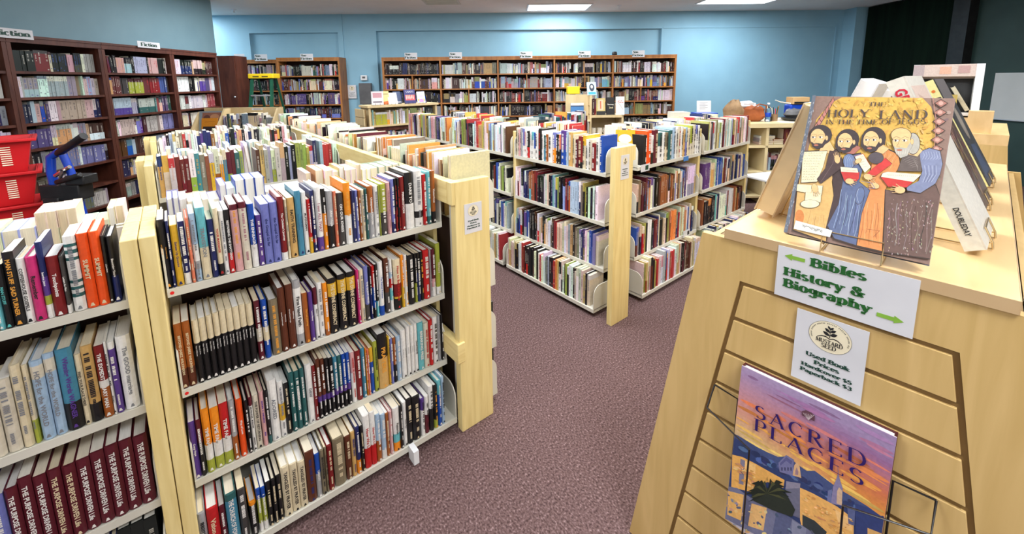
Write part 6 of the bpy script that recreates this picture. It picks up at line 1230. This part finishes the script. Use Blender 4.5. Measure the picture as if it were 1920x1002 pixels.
for k,(x,w_) in enumerate(((.37,.035),(.46,.034),(.54,.033),(.62,.04),(.69,.035))):
    p = MV @ Vector((x,.06,.801)); t = empty('mug', p, 1.0+k, 'white mug on the lower display shelf, %s from the left'%ORD[k], 'mug', 'mugs on the display shelf')
    m = MB(); m.lathe([(0,0),(w_-.003,0),(w_,.006),(w_,.085),(w_-.004,.085),(w_-.005,.008),(0,.008)],18); m.build('cup', M['ceramic'], t)
    m = MB(); m.tube([(w_,0,.07)]+[(w_+.022*math.sin(PI*q/6),0,.045+.025*math.cos(PI*q/6)) for q in range(1,6)]+[(w_,0,.02)],.004,6); m.build('handle', M['ceramic'], t)
    m = MB(); m.lathe([(w_-.006,.075),(w_-.006,.08),(0,.081)],14); m.build('filling', M['tan'], t)
fill(MV @ Matrix.Translation((0,.02,0)), .33,.40,1.06, rb, h=(.20,.23), pal='MMD', detail=1)
# ================================================================ children's shelf before the left wall
KU = RF(-4.10,5.50); t = empty('kids_bookcase'); t.matrix_world = KU; tag(t, 'low beige two-part bookcase before the dark wall cases', 'bookcase')
m = MB(); m.box(0,1.06,.30,.32,0,1.20); m.build('back_panel', M['beige'], t)
for x,h in ((-.0,1.15),(.34,1.19),(1.04,1.19)): m = MB(); m.prism([(0,0),(.30,0),(.30,h),(.18,h),(.0,h-.22)], x, x+.022,'x'); m.build('side_panel', M['beige'], t)
for z in (.90,.55,.2): m = MB(); m.box(.02,1.04,.0,.30,z-.02,z); m.build('shelf', M['beige'], t)
fill(KU @ Matrix.Translation((0,.08,0)), .38,1.02,.90, rb, h=(.15,.24), pal='CDIIGKKZLGYFIBWPIKVW', detail=1, t=(.012,.028), D=(.12,.16)); fill(KU @ Matrix.Translation((0,.08,0)), .38,1.02,.55, rb, detail=1)
o = sheet('shelf_label', KU @ Matrix.Translation((.72,.298,1.175)) @ UPX(0), .15,.028, 'small white label strip on the back board of the low bookcase'); m = MB()
for k in range(9): m.poly([(-.05+k*.011,-.004,.0006),(-.042+k*.011,-.004,.0006),(-.042+k*.011,.004,.0006),(-.05+k*.011,.004,.0006)])
m.build('label_text', M['ink_black'], o)
def kfb(x,y,z,w_,h,le,c,l): return art_book('book', face_at(KU @ Vector((x,y,z)), math.degrees(ROOM)+2, le), w_,h,.015,l,c,group='face-out picture books on the low bookcase',hard=True)
o = kfb(.035,.10,.902,.29,.27,14,(.25,.31,.34),'large picture book with brown cover at the back of the low bookcase'); A_ = Art(); A_.p([(.04,0),(.28,0),(.28,.25),(.04,.25)],(.28,.12,.08)).e(.10,.15,.05,.07,(.12,.05,.04)).e(.20,.19,.06,.04,(.50,.26,.14)); A_.m.build('cover_picture', M['print'], o)
o = kfb(.12,.03,.902,.20,.18,12,(.74,.28,.02),'orange picture book in front on the low bookcase'); A_ = Art(); A_.p([(.02,0),(.19,0),(.19,.07),(.02,.07)],(.03,.02,.02)).line([(.04,.13),(.17,.135)],.006,(.55,.18,.02)); A_.m.build('cover_picture', M['print'], o)
# ================================================================ step ladder, baskets, cart
t = empty('step_ladder', RM(-4.06,7.25,0), ROOM, 'green step ladder with yellow top standing in the alcove', 'ladder')
m = MB(); m.box(-.21,.21,-.10,.12,1.60,1.68); m.build('top_cap', M['yellow_plastic'], t, bevel=.01)
for q in (-.13,.02): m = MB(); m.box(q,q+.10,-.103,-.098,1.625,1.64); m.build('tool_slot', M['ink_black'], t)
for s in (-1,1):
    m = MB(); m.add([(s*.16-.02,-.08,1.60),(s*.16+.02,-.08,1.60),(s*.16+.02,-.04,1.60),(s*.16-.02,-.04,1.60),(s*.21-.03,-.46,0),(s*.21+.03,-.46,0),(s*.21+.03,-.42,0),(s*.21-.03,-.42,0)],[(0,1,2,3),(7,6,5,4),(0,4,5,1),(1,5,6,2),(2,6,7,3),(3,7,4,0)]); m.build('front_rail', M['green_metal'], t)
    m = MB(); m.add([(s*.15-.015,.08,1.60),(s*.15+.015,.08,1.60),(s*.15+.015,.10,1.60),(s*.15-.015,.10,1.60),(s*.19-.02,.50,0),(s*.19+.02,.50,0),(s*.19+.02,.53,0),(s*.19-.02,.53,0)],[(0,1,2,3),(7,6,5,4),(0,4,5,1),(1,5,6,2),(2,6,7,3),(3,7,4,0)]); m.build('rear_rail', M['green_metal'], t)
for k in range(5):
    z = 1.33-.29*k; f = (1.6-z)/1.6; m = MB(); m.box(-.15-.04*f,.15+.04*f,-.10-.38*f,-.02-.38*f,z-.02,z); m.build('tread', M['alu'], t)
def basket(z, label, k):
    t = empty('shopping_basket', (-.945,4.12,z), math.radians(8), label, 'basket', 'stacked red shopping baskets')
    m = MB(); bx, by, tx, ty, h = .195,.125,.235,.165,.215; n = 0
    def ring(x,y,zz): return [(-x,-y,zz),(x,-y,zz),(x,y,zz),(-x,y,zz)]
    V = ring(bx,by,0)+ring(tx,ty,h)+ring(bx-.004,by-.004,.005)+ring(tx-.006,ty-.006,h)
    m.add(V,[(3,2,1,0)]+[(i,(i+1)%4,4+(i+1)%4,4+i) for i in range(4)]+[(8+(i+1)%4,8+i,12+i,12+(i+1)%4) for i in range(4)]+[(8,9,10,11)]+[(4+i,4+(i+1)%4,12+(i+1)%4,12+i) for i in range(4)])
    m.build('tub', M['red_plastic'], t, bevel=.006)
    m = MB(); e = .022
    for (a,b_,c,d_) in ((-tx-e,tx+e,-ty-e,-ty),(-tx-e,tx+e,ty,ty+e),(-tx-e,-tx,-ty,ty),(tx,tx+e,-ty,ty)): m.box(a,b_,c,d_,h-.018,h)
    m.build('rim', M['red_plastic'], t, bevel=.004)
    for s in (-.10,.12):
        m = MB()
        for j in range(9):
            z0 = .05+j*.014; f = z0/h; y = -(by+(ty-by)*f)-.0025
            m.box(s-.022,s+.022,y-.001,y+.001,z0,z0+.006)
        m.build('side_slots', M['cream'], t)
basket(.985,'top red plastic shopping basket of the stack at the left edge',0); basket(.775,'second red shopping basket from the top of the stack',1); basket(.565,'third red shopping basket from the top of the stack',2); basket(.355,'lowest red shopping basket of the stack at the left edge',3)
m = MB(); m.box(-.17,.17,-.12,.12,0,.352); tag(m.build('basket_stand', M['black'], loc=(-.945,4.12,0), rz=math.radians(8)), 'black stand under the stack of red baskets', 'stand')
t = empty('folding_cart', (-.56,3.88,0), ROOM, 'blue tube folding cart with a black foam grip beside the red baskets', 'cart')
m = MB(); m.tube([(-.03,0,.0),(-.05,0,.55),(-.075,0,.98),(-.06,0,1.075),(.0,0,1.11)],.024,10); m.build('frame_tube', M['blue_metal'], t)
m = MB(); m.tube([(.13,.0,.0),(.10,.0,.55),(.05,.0,.98),(.02,0,1.09)],.021,10); m.build('frame_tube', M['blue_metal'], t)
m = MB(); m.tube([(-.01,-.0,1.10),(.10,-.03,1.15),(.22,-.05,1.215)],.023,10); m.build('foam_grip', M['black'], t)
m = MB(); m.box(-.12,.13,-.05,.05,.80,.90); m.box(-.10,.0,-.06,.06,.70,.82); m.tube([(.0,-.05,.92),(.17,-.06,.97)],.018,8); m.box(.05,.17,-.05,.05,.90,.96); m.build('clamp', M['black'], t, bevel=.01)
m = MB(); m.tube([(-.02,-.03,.96),(.10,-.05,1.02)],.012,8); m.tube([(.0,-.04,.90),(.06,-.06,1.0)],.009,8); m.build('bolt', M['chrome'], t)
# ================================================================ wall fittings
t = empty('thermostat', RM(-2.83,8.622,1.555), ROOM, 'white thermostat on the blue wall beside the long bookcase', 'thermostat'); m = MB(); m.box(-.065,.065,-.03,.0,0,.10); m.build('body', M['white_plastic'], t, bevel=.008); m = MB(); m.box(-.03,.03,-.032,-.028,.035,.075); m.build('screen', M['grey'], t)
m = MB(); m.box(-.12,.12,-.09,0,0,.42); o = m.build('electric_panel', M['grey'], loc=RM(-2.80,8.622,1.08), rz=ROOM, bevel=.006); tag(o, 'dark grey electrical box on the wall under the thermostat', 'panel')
o = price_sheet(Matrix.Translation(RM(-3.09,8.63-.012,1.33)) @ UPX(ROOM), .17,.27, 'white price sheet with logo taped to the far blue wall')
m = MB(); m.lathe([(0,0),(.045,0),(.05,.02),(.05,.045),(.038,.07),(0,.075)],18); room_obj(m,'small_speaker','black',2.17,8.42,1.985,'small black round speaker on top of the long bookcase','speaker')
m = MB(); m.box(-.20,.20,-.15,.15,.0,.62); room_obj(m,'side_table','mahog',-2.75,7.9,0,'small dark side table left of the mid-room bookcase','table')
m = MB(); m.box(-.14,.14,-.10,.10,0,.05); m.box(-.13,.13,-.09,.09,.052,.085); m.box(-.12,.12,-.10,.09,.087,.12); m.box(-.13,.12,-.10,.09,.122,.15); room_obj(m,'paper_stack','ceramic',-2.75,7.9,.621,'stack of pinkish papers on the small dark table','paper')
# stickers and labels on the shelves
for (x,z,l) in ((-.045,.930,'red round sticker on the top shelf edge of the near bay'),(-.045,.605,'red round sticker on the second shelf edge of the near bay')):
    m = MB(); m.poly([(.005*math.cos(2*PI*k/16),0,.005*math.sin(2*PI*k/16)) for k in range(16)]); tag(m.build('sticker', M['reddot'], loc=(x,1.511,z)), l, 'sticker')
m = MB(); m.box(0,.07,-.002,0,0,.035); tag(m.build('tape_flag', M['bluepaper'], loc=(2.98,1.596,.905)), 'blue paper flag taped on the shelf edge right of the middle panel', 'tape')
m = MB(); m.box(0,.10,-.002,0,0,.05); o = m.build('shelf_card', M['paper'], loc=(2.42,1.594,.905)); tag(o, 'white card with dark mark on the shelf edge by the middle panel', 'card'); m = MB(); m.box(.05,.085,-.003,-.002,.01,.04); m.build('mark', M['ink_deep'], o)
m = MB(); m.box(0,.10,-.002,0,0,.055); o = m.build('shelf_card', M['paper'], loc=(3.03,1.594,.285)); tag(o, 'white card on the third shelf edge right of the middle panel', 'card'); m = MB(); m.box(.06,.09,-.003,-.002,.012,.042); m.build('mark', M['ink_black'], o)
m = MB(); m.box(0,.022,-.05,-.001,-.03,.028); tag(m.build('shelf_tag', M['white_plastic'], loc=(.615,1.443,.035)), 'pale plastic label holder sticking out of the bottom shelf', 'label holder')
X = face_at((2.47,1.70,ZT[0]), -60, 8)
o = art_book('book', face_at((2.408,1.80,ZT[0]+.001), -62, 3), .13,.235,.02, 'yellow book with a white oval, face out beside the middle panel', (.72,.40,.02), group='face-out books at the middle panel'); A_ = Art(); A_.e(.065,.175,.045,.032,(.78,.76,.66)); A_.p([(.01,.02),(.12,.02),(.12,.10),(.01,.10)],(.70,.38,.03)); A_.m.build('cover_picture', M['print'], o)
# the rest of the books as one mass
o = REST.build('book', [M['cover'], M['page']]); tag(o, 'hundreds of further books on the rear shelves and wall bookcases', 'books', kind='stuff')
print('rest books', RCOUNT[0], 'hero', sum(1 for q in COL.objects if q.name.startswith('book')))
for q in COL.objects:
    if q.parent is None and q.type in ('MESH','EMPTY') and 'category' not in q and q.get('kind') is None: print('UNTAGGED', q.name)
